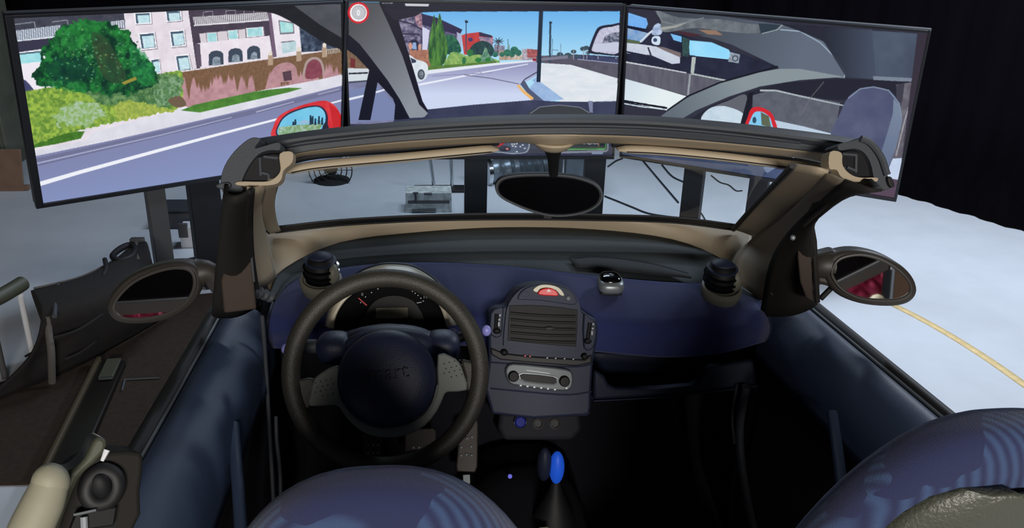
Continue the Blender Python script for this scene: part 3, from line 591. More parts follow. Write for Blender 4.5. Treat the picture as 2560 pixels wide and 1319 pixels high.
def paint_right(s):
    s.poly([(1540, 0), (2400, 0), (2400, 560), (1540, 560)], (42, 42, 56), (52, 52, 66), sc=50)
    # view through the simulated windscreen
    s.poly([(1556, 60), (1720, 90), (1945, 166), (1830, 205), (1720, 242), (1670, 276), (1552, 270)], (30, 32, 50), (44, 46, 68), sc=30)
    s.poly([(1722, 100), (1780, 106), (1822, 124), (1836, 150), (1724, 138)], (140, 212, 250), (160, 222, 252), sc=30); s.poly([(1676, 84), (1704, 91), (1704, 106), (1684, 100)], (120, 186, 238))
    s.poly([(1826, 130), (1850, 136), (1847, 158), (1820, 154)], (110, 120, 136), (170, 184, 196), sc=5); s.oval(1838, 146, 8, 8, (70, 76, 92)); s.oval(1838, 146, 5, 5, (150, 160, 172))
    s.poly([(1556, 154), (1640, 168), (1716, 182), (1824, 204), (1790, 218), (1720, 242), (1552, 198)], (84, 84, 98), (100, 100, 112), sc=8, sy=40); s.line([(1558, 154), (1640, 168), (1716, 182)], 4, (196, 200, 206), 3); s.line([(1728, 184), (1824, 203)], 4, (176, 186, 186)); s.line([(1560, 200), (1640, 222), (1710, 238)], 3, (60, 60, 74))
    s.poly([(1706, 92), (1724, 98), (1722, 142), (1706, 140)], (40, 60, 66), (60, 90, 86), sc=4); s.poly([(1730, 142), (1740, 143), (1735, 183), (1726, 182)], (176, 184, 182)); s.poly([(1723, 184), (1728, 185), (1722, 242), (1717, 241)], (150, 156, 162))
    s.grad([(1553, 194), (1640, 218), (1718, 241), (1668, 276), (1550, 252)], (206, 220, 232), (228, 238, 240), (1560, 200), (1640, 260)); s.line([(1550, 250), (1600, 259), (1668, 270)], 5, (16, 18, 30)); s.line([(1550, 257), (1600, 266), (1660, 273)], 3, (200, 214, 222))
    s.poly([(1550, 262), (1670, 276), (1650, 300), (1550, 300)], (46, 46, 60))
    # simulated rear mirror and sky strip
    s.poly([(1560, 28), (1616, 46), (1620, 60), (1614, 72), (1560, 62)], (108, 168, 236), (128, 186, 244), sc=20); s.poly([(1560, 62), (1614, 72), (1612, 78), (1560, 68)], (22, 24, 44))
    s.poly([(1560, 68), (1626, 84), (1605, 106), (1560, 102)], (104, 148, 206), (150, 176, 206), sc=10); s.poly([(1560, 96), (1604, 104), (1596, 112), (1560, 106)], (84, 100, 76))
    s.poly([(1560, 106), (1600, 110), (1640, 116), (1700, 132), (1700, 158), (1680, 160), (1628, 138), (1560, 132)], (206, 214, 228), (190, 198, 216), sc=18); s.poly([(1640, 116), (1660, 118), (1702, 132), (1702, 144), (1660, 126)], (120, 108, 110)); s.line([(1620, 118), (1628, 140)], 4, (50, 52, 70)); s.line([(1560, 128), (1620, 140), (1645, 150)], 4, (36, 38, 58)); s.line([(1600, 105), (1622, 84), (1645, 66)], 5, (206, 216, 226)); s.smooth([(1634, 66), (1646, 58), (1656, 68), (1652, 86), (1630, 86)], (196, 212, 236), (140, 160, 196), sc=6); s.smooth([(1632, 92), (1650, 92), (1648, 112), (1630, 108)], (206, 222, 240)); s.oval(1638, 100, 5, 5, (60, 76, 110))
    # headliner, sun visor, pillar
    s.grad([(1632, 22), (1760, 34), (1960, 62), (2050, 92), (2114, 178), (2112, 196), (1960, 182), (1942, 166), (1830, 112), (1780, 96), (1690, 78), (1662, 60)], (64, 70, 80), (96, 106, 122), (1700, 50), (2000, 150))
    s.smooth([(1642, 26), (1700, 44), (1800, 48), (1880, 60), (1960, 62), (1900, 82), (1820, 80), (1740, 70), (1660, 80), (1652, 52)], (92, 98, 106), (118, 124, 130), sc=16); s.line([(1652, 72), (1690, 66), (1716, 56)], 8, (156, 160, 156), 3); s.line([(1642, 26), (1656, 54), (1690, 62), (1760, 44)], 2, (130, 136, 142)); s.poly([(1746, 74), (1790, 76), (1808, 88), (1770, 86)], (146, 116, 98)); s.poly([(1896, 58), (1954, 62), (1936, 76), (1902, 84)], (46, 60, 72)); s.line([(1956, 62), (1944, 74), (1905, 84)], 2, (160, 170, 176)); s.poly([(1690, 76), (1760, 88), (1720, 92)], (70, 40, 50))
    s.line([(1950, 74), (2000, 78), (2050, 106), (2090, 146), (2114, 182), (2110, 194)], 3, (150, 166, 184))
    s.poly([(1986, 64), (2330, 86), (2310, 205), (2190, 198), (2116, 190), (2108, 168), (2060, 104)], (66, 76, 94), (80, 92, 112), sc=60); s.grad([(1950, 60), (2180, 74), (2190, 198), (2116, 194), (2060, 104), (2000, 78)], (34, 36, 48), (66, 76, 94), (2060, 110), (2180, 110), a=.9); s.poly([(2182, 190), (2300, 196), (2298, 204), (2184, 202)], (120, 130, 146))
    s.grad([(1650, 292), (1700, 254), (1760, 222), (1850, 190), (1945, 172), (2000, 172), (2112, 192), (2000, 200), (1900, 216), (1820, 242), (1740, 276), (1700, 300)], (96, 106, 116), (134, 146, 152), (1680, 280), (1850, 200)); s.line([(1668, 276), (1720, 240), (1800, 206), (1945, 166)], 4, (18, 20, 30))
    s.poly([(1720, 300), (1790, 258), (1870, 230), (1960, 206), (2112, 196), (2190, 200), (2300, 206), (2290, 240), (2100, 250), (1900, 240), (1870, 310), (1720, 310)], (34, 34, 48))
    s.smooth([(1756, 300), (1758, 284), (1780, 268), (1820, 252), (1866, 238), (1856, 308), (1800, 310)], (96, 98, 108)); s.smooth([(1756, 304), (1758, 286), (1780, 268), (1816, 266), (1858, 284), (1852, 312), (1800, 316)], (204, 220, 232), (188, 208, 222), sc=14)
    s.poly([(1882, 238), (1930, 224), (2100, 256), (2086, 345), (1940, 312), (1880, 300)], (84, 88, 100), (98, 102, 114), sc=16); s.line([(1900, 226), (1940, 226), (2000, 240), (2110, 264)], 5, (170, 180, 186), 3); s.line([(2060, 204), (2030, 240), (2000, 290)], 3, (120, 112, 116), 2, a=.6); s.poly([(1936, 300), (2010, 316), (2080, 334), (2080, 350), (1936, 320)], (186, 204, 222))
    s.poly([(1872, 232), (1884, 230), (1868, 320), (1848, 320)], (22, 22, 34))
    s.smooth([(1866, 325), (1870, 290), (1880, 270), (1902, 268), (1926, 280), (1937, 300), (1938, 330)], (208, 36, 46)); s.smooth([(1874, 322), (1878, 294), (1888, 280), (1904, 279), (1922, 290), (1929, 306), (1929, 328)], (130, 200, 238)); s.poly([(1902, 280), (1922, 290), (1928, 320), (1904, 312)], (92, 100, 80)); s.oval(1886, 300, 5, 8, (40, 80, 100))
    # seat and rear side window
    s.poly([(2240, 212), (2296, 202), (2286, 300), (2272, 396), (2230, 398), (2244, 300)], (88, 84, 96), (110, 108, 116), sc=20); s.poly([(2240, 214), (2262, 206), (2256, 250), (2244, 290)], (60, 58, 72)); s.line([(2292, 210), (2262, 300), (2240, 390)], 4, (180, 178, 186), 3, a=.7)
    s.poly([(2232, 396), (2272, 394), (2262, 470), (2200, 462)], (198, 212, 234), (184, 200, 226), sc=20)
    s.smooth([(2078, 350), (2100, 284), (2120, 244), (2150, 222), (2184, 217), (2222, 226), (2246, 254), (2254, 292), (2244, 350), (2226, 410), (2205, 440), (2150, 420)], (72, 78, 108), (88, 94, 122), sc=40, k=6); s.grad([(2234, 246), (2250, 264), (2256, 300), (2240, 370), (2212, 440), (2190, 420), (2216, 340), (2232, 284)], (118, 132, 154), (96, 108, 136), (2240, 260), (2200, 430)); s.line([(2120, 246), (2150, 222), (2184, 217), (2222, 226), (2248, 258), (2254, 292)], 3, (126, 140, 164))
    s.poly([(2190, 440), (2262, 452), (2256, 520), (2100, 500), (2120, 468)], (84, 66, 84)); s.poly([(2294, 80), (2330, 84), (2260, 520), (2240, 516)], (52, 46, 58)); s.poly([(1540, 0), (1566, 0), (1552, 420), (1530, 420)], (22, 22, 30))
    s.poly([(1552, 392), (1880, 440), (2110, 490), (2110, 520), (1552, 430)], (20, 22, 36)); s.poly([(1540, 330), (1560, 366), (1800, 398), (2000, 432), (2100, 466), (2100, 488), (1856, 440), (1700, 412), (1548, 386)], (62, 76, 110), (84, 96, 128), sc=40)

TV_L = make_tv((-1.446, 3.883, -.847), .667, -.165, 'wide screen showing a pale apartment house, leafy tree and red wing mirror', paint_left, bez=(.030, .012, .012, .02))
TV_C = make_tv((-.172, 4.572, -.867), .117, -.008, 'wide screen showing a blue sky, road ahead and a round red speed sign', paint_center)
TV_R = make_tv((1.218, 4.345, -.871), -.476, -.095, 'wide screen showing a car headliner, grey pillar and an empty seat', paint_right)
tt, qq, ax, up, bk, cc = TV_C
pl = Plane(cc-bk*.012, -bk); text('message', 'el cinturon de seguridad', pl.p(1458, 358), ax, up, .017, 'text_white', tt, extrude=.0002)

# floor stands that carry the screens: two posts, foot plate and wall bracket each
def tv_stand(tv, offs, label, mats, bar=.16):
    t, q, ax, up, bk, c = tv
    root = thing('screen_stand', label, 'stand', (c.x, c.y, 0), 'stands under the screens')
    rot = axes_rot(ax, Vector((-ax.y, ax.x, 0)), Vector((0, 0, 1))); b2 = Vector((-ax.y, ax.x, 0))
    for a, w_, m in zip(offs[::2], offs[1::2], mats):
        p = c+ax*a+b2*.185; p.z = 0
        zt = c.z+.2
        box('post', (p.x, p.y, zt/2+.01), (w_, .06, zt-.02), m, root, rot, bevel=.004)
        box('foot_plate', (p.x, p.y-.0, .012), (w_+.05, .40, .024), m, root, rot, bevel=.004)
    p = c+b2*.13; box('mount_bar', (p.x, p.y, c.z+.05), (abs(offs[2]-offs[0])+.2, .05, .09), 'stand_black', root, rot)
    box('mount_bar', (p.x, p.y, c.z-.16), (abs(offs[2]-offs[0])+.2, .05, .07), 'stand_black', root, rot)
    return root
tv_stand(TV_L, (-.20, .085, .03, .15), 'black and grey two post stand under the apartment house screen', ('stand_grey', 'stand_black'))
tv_stand(TV_C, (-.03, .13, .66, .12), 'black two post stand under the road ahead screen', ('stand_black', 'stand_black'))
tv_stand(TV_R, (-.33, .11, .03, .10), 'black two post stand under the empty seat screen', ('stand_black', 'stand_black'))

# ---------------------------------------------------------------- the car cabin
car = thing('car_cabin', 'open topped small car cabin with navy dashboard, tan windscreen frame and black steering wheel', 'car', (0, 1.2, 0))
# --- floor pan, tunnel, firewall, sills (dark, under the dashboard)
box('plinth', (0, 1.25, .09), (1.30, 2.0, .17), 'black_plastic', car)
box('floor_pan', (0, 1.25, .20), (1.36, 2.1, .05), 'carpet', car, bevel=.01)
surf('firewall', [[(x, 2.12+.0*x, .9) for x in (-.62, -.2, .2, .62)], [(x, 2.16, .6) for x in (-.62, -.2, .2, .62)], [(x, 2.06, .36) for x in (-.62, -.2, .2, .62)], [(x, 1.86, .23) for x in (-.62, -.2, .2, .62)]], 'carpet', car)
surf('floor_tunnel', [[(-.14, y, .22) for y in (.5, 1.2, 2.0)], [(-.10, y, .36) for y in (.5, 1.2, 2.0)], [(.04, y, .40) for y in (.5, 1.2, 2.0)], [(.16, y, .36) for y in (.5, 1.2, 2.0)], [(.20, y, .22) for y in (.5, 1.2, 2.0)]], 'carpet', car)
for s in (-1, 1):
    surf('kick_panel', [[(s*.62, 2.10, z) for z in (.22, .55, .92)], [(s*.64, 1.9, z) for z in (.22, .55, .92)], [(s*.655, 1.74, z) for z in (.22, .55, .92)]], 'door_panel', car, solid=.02)
    box('sill', (s*.66, 1.2, .29), (.12, 1.2, .15), 'black_plastic', car, bevel=.03)
box('rear_bulkhead', (0, .12, .5), (1.24, .04, .56), 'carpet', car)
# --- windscreen header: rubber seal beam and tan trim below it
def hz(px): t = (px-1385)/820; return 1.432-.052*t*t
top = [(610, 362), (640, 350), (700, 340), (800, 326), (1000, 306), (1200, 293), (1385, 288), (1600, 291), (1800, 306), (2000, 329), (2140, 349), (2180, 362)]
HP = [P(x, y, z=hz(x)) for x, y in top]
def trace(pts, dz): return [P(x, y, z=hz(x)+dz) for x, y in pts]
low = [(630, 404), (655, 398), (705, 388), (800, 371), (1000, 351), (1200, 339), (1385, 333), (1600, 338), (1800, 353), (2000, 373), (2090, 386), (2140, 396)]
mid = [(618, 376), (645, 364), (700, 354), (800, 339), (1000, 319), (1200, 306), (1385, 301), (1600, 304), (1800, 319), (2000, 342), (2110, 358), (2165, 372)]
md2 = [(626, 392), (652, 382), (703, 372), (800, 355), (1000, 335), (1200, 322), (1385, 317), (1600, 320), (1800, 335), (2000, 357), (2100, 373), (2152, 386)]
r1 = trace(top, 0); r2 = trace(mid, .004); r3 = trace(md2, -.012); r4 = trace(low, -.024)
back = [p+Vector((0, .045, -.035)) for p in r1]; bk2 = [p+Vector((0, .05, .006)) for p in r4]
hd = surf('windscreen_header', [back, r1, r2, r3, r4, bk2], 'rubber', car, k=4, kv=4, solid=.004)
surf('seal_groove', [[p+Vector((0, -.002, .001)) for p in trace([(x, y+25) for x, y in top[2:-2]], -.006)], [p+Vector((0, -.003, -.001)) for p in trace([(x, y+28) for x, y in top[2:-2]], -.009)]], 'rubber', hd, kv=1, solid=.003)
tb = [(708, 420), (735, 394), (800, 383), (1000, 370), (1200, 357), (1300, 355), (1340, 360), (1385, 364), (1430, 361), (1480, 356), (1600, 360), (1800, 374), (1990, 393), (2085, 412)]
tt_ = [(704, 388), (735, 383), (800, 371), (1000, 351), (1200, 339), (1300, 335), (1340, 334), (1385, 333), (1430, 334), (1480, 335), (1600, 338), (1800, 353), (1990, 372), (2090, 386)]
tm_ = [((a[0]+b[0])/2, a[1]*.55+b[1]*.45) for a, b in zip(tt_, tb)]
ttop = trace(tt_, -.026); tmid = [p+Vector((0, -.006, 0)) for p in trace(tm_, -.040)]; tbot = trace(tb, -.060)
surf('header_trim', [[p+Vector((0, .03, .0)) for p in ttop], ttop, tmid, tbot, [p+Vector((0, .05, .004)) for p in tbot]], 'tan', car, k=4, kv=4, solid=.003)
# --- corner brackets and dark latch pockets at the header ends
HL = Plane(P(650, 420, z=1.375), (0, -1, .45)); HR = Plane(P(2140, 420, z=1.375), (0, -1, .45))
def corner(pl, sgn):
    if sgn < 0:
        br = [(704, 388), (706, 425), (700, 440), (685, 452), (665, 457), (602, 457), (598, 466), (640, 468), (690, 465), (708, 452), (714, 430), (735, 410), (735, 384)]
        pk = [(700, 385), (640, 392), (612, 432), (600, 460), (665, 457), (687, 450), (701, 437), (705, 420)]
        sh = [(560, 480), (556, 450), (566, 415), (590, 380), (622, 352), (642, 346), (654, 352), (640, 372), (660, 368), (700, 358), (702, 378), (680, 378), (650, 388), (624, 420), (606, 462), (612, 474), (598, 490), (572, 490)]
    else:
        br = [(2090, 386), (2092, 412), (2100, 428), (2118, 442), (2140, 447), (2176, 447), (2180, 453), (2174, 457), (2130, 458), (2106, 455), (2088, 444), (2078, 428), (2060, 424), (2062, 384)]
        pk = [(2094, 384), (2094, 412), (2102, 427), (2119, 440), (2140, 445), (2180, 448), (2172, 410), (2158, 384), (2130, 374)]
        sh = [(2090, 362), (2135, 352), (2142, 346), (2160, 352), (2180, 372), (2200, 410), (2210, 440), (2218, 470), (2205, 476), (2184, 466), (2176, 446), (2168, 410), (2152, 384), (2128, 374), (2092, 378)]
    prism('corner_bracket', pl_outline(pl, br, 3, .02), pl.n*-.03, 'tan', car, bevel=.004)
    pk_ = prism('latch_pocket', pl_outline(pl, pk, 3, .0), pl.n*-.03, 'black_plastic', car, bevel=.003)
    if sgn < 0: L = [((650, 395), (652, 440)), ((652, 432), (672, 436)), ((660, 392), (696, 396)), ((672, 436), (672, 452))]
    else: L = [((2104, 385), (2140, 388)), ((2139, 390), (2138, 432)), ((2116, 418), (2140, 428)), ((2108, 418), (2110, 436))]
    for a, b in L: tube('latch_rib', [pl.p(*a, .002), pl.p(*b, .002)], .0028, 'rubber', pk_, n=8)
    prism('corner_seal', pl_outline(pl, sh, 3, .012), pl.n*-.05, 'rubber', car, bevel=.006)
corner(HL, -1); corner(HR, 1)
prism('seal_tongue', pl_outline(HL, [(545, 466), (575, 458), (585, 468), (560, 476)], 2, .02), HL.n*-.01, 'rubber', car)
tube('seal_edge', [HR.p(x, y, .016) for x, y in ((2140, 350), (2165, 362), (2190, 395), (2206, 440))], .006, 'rubber', car, k=5, n=8)
prism('seal_tongue', pl_outline(HR, [(2204, 446), (2214, 446), (2222, 466), (2216, 472), (2208, 464)], 2, .02), HR.n*-.01, 'rubber_dark', car)
# --- sun visors
def visor(a, b, th, name_y):
    path = [P(x, y, z=hz(x)-.066) for x, y in a]
    n = 14; rows = []; fr = cr(path, 5); L = len(fr)
    pts = []
    for i, p in enumerate(fr):
        t = i/(L-1); e = min(1, math.sqrt(max(0, 1-(2*t-1)**10)))*.9+.1
        pts.append([p+Vector((0, .015*math.cos(2*math.pi*j/n), .0088*th*math.sin(2*math.pi*j/n)*e)) for j in range(n)])
    v, f = grid(pts, True); f += [tuple(range(n))[::-1], tuple(range(len(v)-n, len(v)))]
    o = obj('sun_visor', v, f, 'tan_visor', car)
    tube('seam', [p+Vector((0, -.0150, -.0012)) for p in fr[1:-1]], .0013, 'rubber_dark', o, n=6)
    return o
visor([(716, 427), (800, 412), (1000, 394), (1150, 380), (1246, 371)], 0, .92, 0)
visor([(1542, 372), (1650, 377), (1800, 391), (1950, 409), (2066, 421)], 0, .92, 0)
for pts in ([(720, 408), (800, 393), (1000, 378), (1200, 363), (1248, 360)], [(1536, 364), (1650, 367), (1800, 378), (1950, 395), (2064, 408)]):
    tube('visor_gap_shade', [P(x, y, z=hz(x)-.062)+Vector((0, .02, 0)) for x, y in pts], .009, 'rubber_dark', car, k=4, n=8, flat=.8)  # dark filler tubes painting in the shade between header trim and visors
# --- windscreen glass and its dark lower band
gt = [(690, 395), (900, 372), (1150, 350), (1385, 345), (1650, 352), (1880, 375), (2010, 400)]
gb = [(688, 578), (850, 560), (1050, 549), (1260, 545), (1480, 547), (1680, 553), (1838, 572)]
GT = [P(x, y, z=hz(x)-.045)+Vector((0, .03, 0)) for x, y in gt]; GB = [P(x, y, z=1.005+.012*(1-((x-1260)/580)**2)) for x, y in gb]
GM = [a.lerp(b, .5)+Vector((0, .03, .03)) for a, b in zip(GT, GB)]
surf('windscreen', [GT, GM, GB], 'glass', car, k=3, kv=5, solid=0)
def band(t0, t1, off):
    R0 = [cr([a, m_, b], 20) for a, m_, b in zip(cr(GT, 4), cr(GM, 4), cr(GB, 4))]
    return [[c[t0]+Vector(off) for c in R0], [c[t1]+Vector(off) for c in R0]]
rr = band(38, 40, (0, -.003, .001)); lowb = [p+Vector((0, -.003, -.003)) for p in rr[1]]
surf('windscreen_seal', [rr[0], rr[1], lowb], 'rubber_dark', car, k=1, kv=2, solid=.004)
# --- cowl trim round the windscreen base
ca = [(640, 590), (690, 578), (850, 562), (1050, 551), (1260, 547), (1480, 549), (1680, 556), (1836, 574), (1880, 590)]
cb = [(668, 700), (712, 668), (850, 606), (1050, 580), (1260, 568), (1480, 573), (1680, 598), (1812, 652), (1845, 700)]
def dsh(px, y0, bow): return y0-bow*((px-1270)/580)**2
A_ = [P(x, y, z=.998-.004*((x-1260)/580)**2) for x, y in ca]; B_ = [P(x, y, z=.967-.02*((x-1260)/580)**2) for x, y in cb]
Mm = [a.lerp(b, .5)+Vector((0, -.005, .012)) for a, b in zip(A_, B_)]
surf('cowl_trim', [[p+Vector((0, .02, -.01)) for p in A_], A_, Mm, B_, [p+Vector((0, .01, -.03)) for p in B_]], 'tan', car, solid=.004)
# --- windscreen pillars: tan inner cover, olive body, dark outer seal
def pillar(rows, mats, names):
    pass
def rowp(a): return [P(x, y, y=d) for x, y, d in a]
Li = rowp([(700, 440, 1.40), (686, 500, 1.62), (690, 545, 1.85), (700, 576, 2.02)])
Lc = rowp([(664, 458, 1.37), (650, 510, 1.58), (655, 560, 1.78), (676, 582, 1.92)])
Lo = rowp([(640, 466, 1.35), (630, 510, 1.54), (638, 570, 1.72), (650, 604, 1.84)])
surf('pillar_cover', [Li, [a.lerp(b, .5)+Vector((0, -.015, .004)) for a, b in zip(Li, Lc)], Lc], 'tan', car, solid=.005)
tube('cover_seam', [p+Vector((-.002, -.004, 0)) for p in cr(Lc, 4)], .0022, 'rubber_dark', car, n=6)
Lo2 = rowp([(618, 470, 1.33), (612, 540, 1.50), (622, 640, 1.66), (640, 730, 1.76)])
Lin2 = rowp([(664, 458, 1.375), (652, 530, 1.60), (668, 600, 1.80), (690, 690, 1.86)])
surf('pillar_body', [Lin2, [a.lerp(b, .5)+Vector((0, -.012, 0)) for a, b in zip(Lin2, Lo2)], Lo2], 'tan', car, solid=.005)
Lx = rowp([(566, 484, 1.30), (556, 560, 1.42), (548, 650, 1.55), (536, 790, 1.68)])
Lx0 = rowp([(634, 470, 1.325), (630, 540, 1.45), (634, 640, 1.59), (652, 760, 1.71)])
Lxm = [a.lerp(b, .45)+Vector((0, -.03, .0)) for a, b in zip(Lx0, Lx)]
surf('pillar_seal', [Lx0, Lxm, Lx, [p+Vector((-.01, .05, 0)) for p in Lx]], 'pillar_dark', car, solid=.006)
tube('seal_lip', [p+Vector((.004, -.012, 0)) for p in cr([a.lerp(b, .25) for a, b in zip(Lx0, Lx)], 4)], .004, 'pillar_dark', car, n=8)
sp = Plane(P(600, 680, y=1.58), (.35, -1, .2))
prism('sail_panel', pl_outline(sp, [(598, 596), (620, 600), (626, 612), (632, 690), (640, 770), (560, 780), (552, 700), (575, 620)], 0, .01), sp.n*-.02, 'sail_brown', car, bevel=.004)
tube('sail_edge', [sp.p(x, y, .014) for x, y in ((574, 594), (600, 599), (618, 603), (624, 615), (628, 660), (632, 700))], .0024, 'rubber', car, n=8)
# right
Ri = rowp([(1985, 412, 1.40), (1940, 458, 1.62), (1890, 510, 1.85), (1836, 572, 2.03)])
Rc = rowp([(2072, 428, 1.35), (2020, 480, 1.55), (1960, 540, 1.76), (1890, 592, 1.95)])
surf('pillar_cover', [Ri, [a.lerp(b, .5)+Vector((0, -.02, .006)) for a, b in zip(Ri, Rc)], Rc], 'tan', car, solid=.005)
tube('cover_seam', [p+Vector((.001, -.004, 0)) for p in cr(Rc, 4)], .002, 'rubber_dark', car, n=6)
tube('glass_seal', [p+Vector((-.004, -.004, 0)) for p in cr(Ri, 4)], .006, 'rubber_dark', car, n=8)
Rb0 = rowp([(2066, 430, 1.36), (2015, 486, 1.57), (1950, 550, 1.78), (1886, 594, 1.94), (1842, 640, 1.92), (1836, 700, 1.86)])
Rb1 = rowp([(2120, 452, 1.30), (2060, 500, 1.47), (1990, 580, 1.66), (1950, 640, 1.76), (1930, 690, 1.78), (1925, 760, 1.76)])
surf('pillar_body', [Rb0, [a.lerp(b, .5)+Vector((0, -.02, 0)) for a, b in zip(Rb0, Rb1)], Rb1], 'tan', car, solid=.005)
Rx0 = rowp([(2110, 450, 1.305), (2052, 500, 1.46), (1972, 580, 1.64), (1925, 660, 1.70), (1900, 790, 1.72)])
Rx1 = rowp([(2205, 472, 1.28), (2110, 482, 1.38), (2036, 552, 1.52), (2034, 650, 1.60), (2040, 760, 1.66)])
surf('pillar_seal', [Rx0, [a.lerp(b, .5)+Vector((0, -.025, 0)) for a, b in zip(Rx0, Rx1)], Rx1, [p+Vector((.01, .05, 0)) for p in Rx1]], 'pillar_dark', car, solid=.006)
tube('seal_lip', [P(x, y, y=d) for x, y, d in ((2110, 478, 1.37), (2080, 502, 1.42), (2040, 535, 1.48), (2010, 562, 1.53))], .004, 'pillar_dark', car, n=8, k=3)
sp = Plane(P(2010, 690, y=1.60), (-.35, -1, .2))
prism('sail_panel', pl_outline(sp, [(1993, 586), (2022, 579), (2026, 640), (2030, 735), (2031, 750), (2012, 738), (1998, 700), (1992, 640)], 0, .02), sp.n*-.02, 'sail_brown', car, bevel=.003)
tube('pillar_edge', [sp.p(x, y, .01) for x, y in ((2026, 556), (2034, 600), (2038, 680), (2042, 752))], .006, 'pillar_dark', car, n=8)
ell('screw', sp.p(1979, 588, .03), (.006, .006, .006), 'silver', car, n=12)
for (pth, nm) in (([(612, 742, 1.66), (640, 730, 1.67), (680, 744, 1.70)], 'l'), ([(1975, 690, 1.68), (1955, 705, 1.69), (1932, 735, 1.70)], 'r')):
    q = cr([P(x, y, y=d) for x, y, d in pth], 12); rad = [.007+.0045*(1 if (i//2) % 2 else 0)+.004*(1-i/len(q)) for i in range(len(q))]
    tube('cable_boot', q, rad, 'rubber', car, n=12, label='ribbed rubber cable boot')
ell('boot_clip', P(1950, 683, y=1.68), (.009, .006, .009), 'rubber', car, n=12); ell('boot_clip', P(630, 712, y=1.66), (.008, .006, .010), 'rubber', car, n=12)
# --- rear-view mirror
mp = Plane(P(1375, 490, y=1.60), (-.10, -1, .14))
mo = [(1237, 470), (1242, 452), (1262, 440), (1310, 434), (1380, 434), (1440, 440), (1490, 458), (1508, 482), (1502, 508), (1475, 528), (1430, 540), (1375, 541), (1320, 526), (1270, 504), (1246, 488)]
g = prism('rear_view_mirror', pl_outline(mp, mo, 3), mp.n*-.03, 'black_plastic', car, bevel=.006)
cx, cy = 1373, 488
prism('mirror_glass', pl_outline(mp, [(cx+(x-cx)*.93, cy+(y-cy)*.86) for x, y in mo], 3, .0015), mp.n*-.004, 'mirror_dim', g, bevel=.0005)
tube('mirror_rim', pl_outline(mp, [(cx+(x-cx)*.97, cy+(y-cy)*.94) for x, y in mo], 3, .001), .0025, 'rubber', g, n=8, closed=True)
prism('mirror_tab', pl_outline(mp, [(1358, 538), (1382, 540), (1380, 550), (1357, 548)], 0, -.004), mp.n*-.01, 'black_plastic', g)
tube('mirror_stem', [P(1384, 358, z=1.372)+Vector((0, .01, 0)), P(1384, 395, y=1.585), P(1384, 436, y=1.605)], [.022, .012, .009], 'black_plastic', g, n=14)
lathe('stem_base', P(1384, 352, z=1.378), (0, 0, -1), [(.036, 0), (.038, .004), (.03, .012), (.02, .018)], 'tan', g, n=24)
# --- doors
def door(s):
    def X(y): return s*(.688+(1.77-y)*(.034 if s < 0 else .10)*(1 if y > 1 else 1))
    ys = [1.80, 1.60, 1.40, 1.20, 1.0, .80, .62]
    sec = [(.03, .60), (.035, .86), (.012, .925), (-.012, .938), (-.022, .93)]
    root = surf('door', [[(X(y)+s*(.06), y, .25) for y in ys], [(X(y)+s*.07, y, .6) for y in ys], [(X(y)+s*.03, y, .86) for y in ys], [(X(y)+s*.004, y, .926) for y in ys]], 'black_plastic', car, label='black outer door skin')
    surf('belt_seal', [[(X(y)+s*a, y, z) for y in ys] for a, z in ((.012, .915), (.010, .935), (-.006, .938), (-.014, .925))], 'rubber_dark', root, kv=3)
    tube('belt_strip', [Vector((X(y)-s*.016, y, .932)) for y in ys], .0035, 'silver_dull', root, k=3, n=8)
    surf('door_pad', [[(X(y)-s*a, y, z) for y in ys] for a, z in ((.018, .925), (.045, .935), (.085, .918), (.115, .87), (.125, .80))], 'door_pad', root, kv=4)
    surf('door_panel', [[(X(y)-s*a, y, z) for y in ys] for a, z in ((.125, .805), (.10, .74), (.09, .6), (.11, .42), (.10, .26))], 'door_panel', root, kv=3)
    return root, X
dl, XL = door(-1); drr, XR = door(1)
tube('door_pull', [P(x, y, y=d)+Vector((.02, 0, 0)) for x, y, d in ((556, 1062, 1.42), (560, 1130, 1.36), (566, 1220, 1.28), (572, 1330, 1.2))], .011, 'door_pad', dl, k=4, label='upright grab handle')
tube('door_pull', [P(x, y, y=d)+Vector((-.02, 0, 0)) for x, y, d in ((2104, 1030, 1.40), (2112, 1080, 1.36), (2122, 1150, 1.30), (2130, 1210, 1.25))], .0105, 'door_pad', drr, k=4, label='upright grab handle')
tube('door_opening_seal', [P(x, y, x=.545) for x, y in ((1866, 965), (1850, 1050), (1850, 1130), (1862, 1220), (1884, 1330), (1900, 1400))], .011, 'rubber', car, k=5)
tube('door_opening_seal', [P(x, y, x=-.565) for x, y in ((655, 790), (664, 900), (672, 1040), (680, 1180), (684, 1260), (686, 1330))], .0045, 'rubber', car, k=5)
tube('wiring_trim', [P(x, y, x=-.53) for x, y in ((690, 1040), (692, 1100), (700, 1180), (702, 1260))], .004, 'rubber', car, k=4)
tube('door_frame_edge', [P(x, y, x=.53) for x, y in ((1842, 960), (1830, 1040), (1836, 1110))], .004, 'rubber', car, k=4)
# --- side mirrors
def side_mirror(pl, outer, glassk, shell, cx, cy, arm, sm):
    g = prism('side_mirror', pl_outline(pl, outer, 4), pl.n*-.055, shell, car, bevel=.012)
    prism('mirror_glass', pl_outline(pl, glassk, 4, .002), pl.n*-.004, 'mirror', g, bevel=.0005)
    tube('mirror_rim', pl_outline(pl, glassk, 4, .002), .0035, shell, g, n=8, closed=True)
    tube('mirror_arm', arm, sm, shell, g, k=4, n=14)
    return g
def ov(cx, cy, rx, ry, rot, n=14, pw=1):
    a = math.radians(rot); return [(cx+rx*math.cos(t)*math.cos(a)-ry*math.sin(t)*math.sin(a), cy+rx*math.cos(t)*math.sin(a)+ry*math.sin(t)*math.cos(a)) for t in [2*math.pi*i/n for i in range(n)]]
PML = Plane(P(385, 735, y=1.60), (.113, -1, .19)); PMR = Plane(P(2175, 690, y=1.56), (-.2, -1, .17))
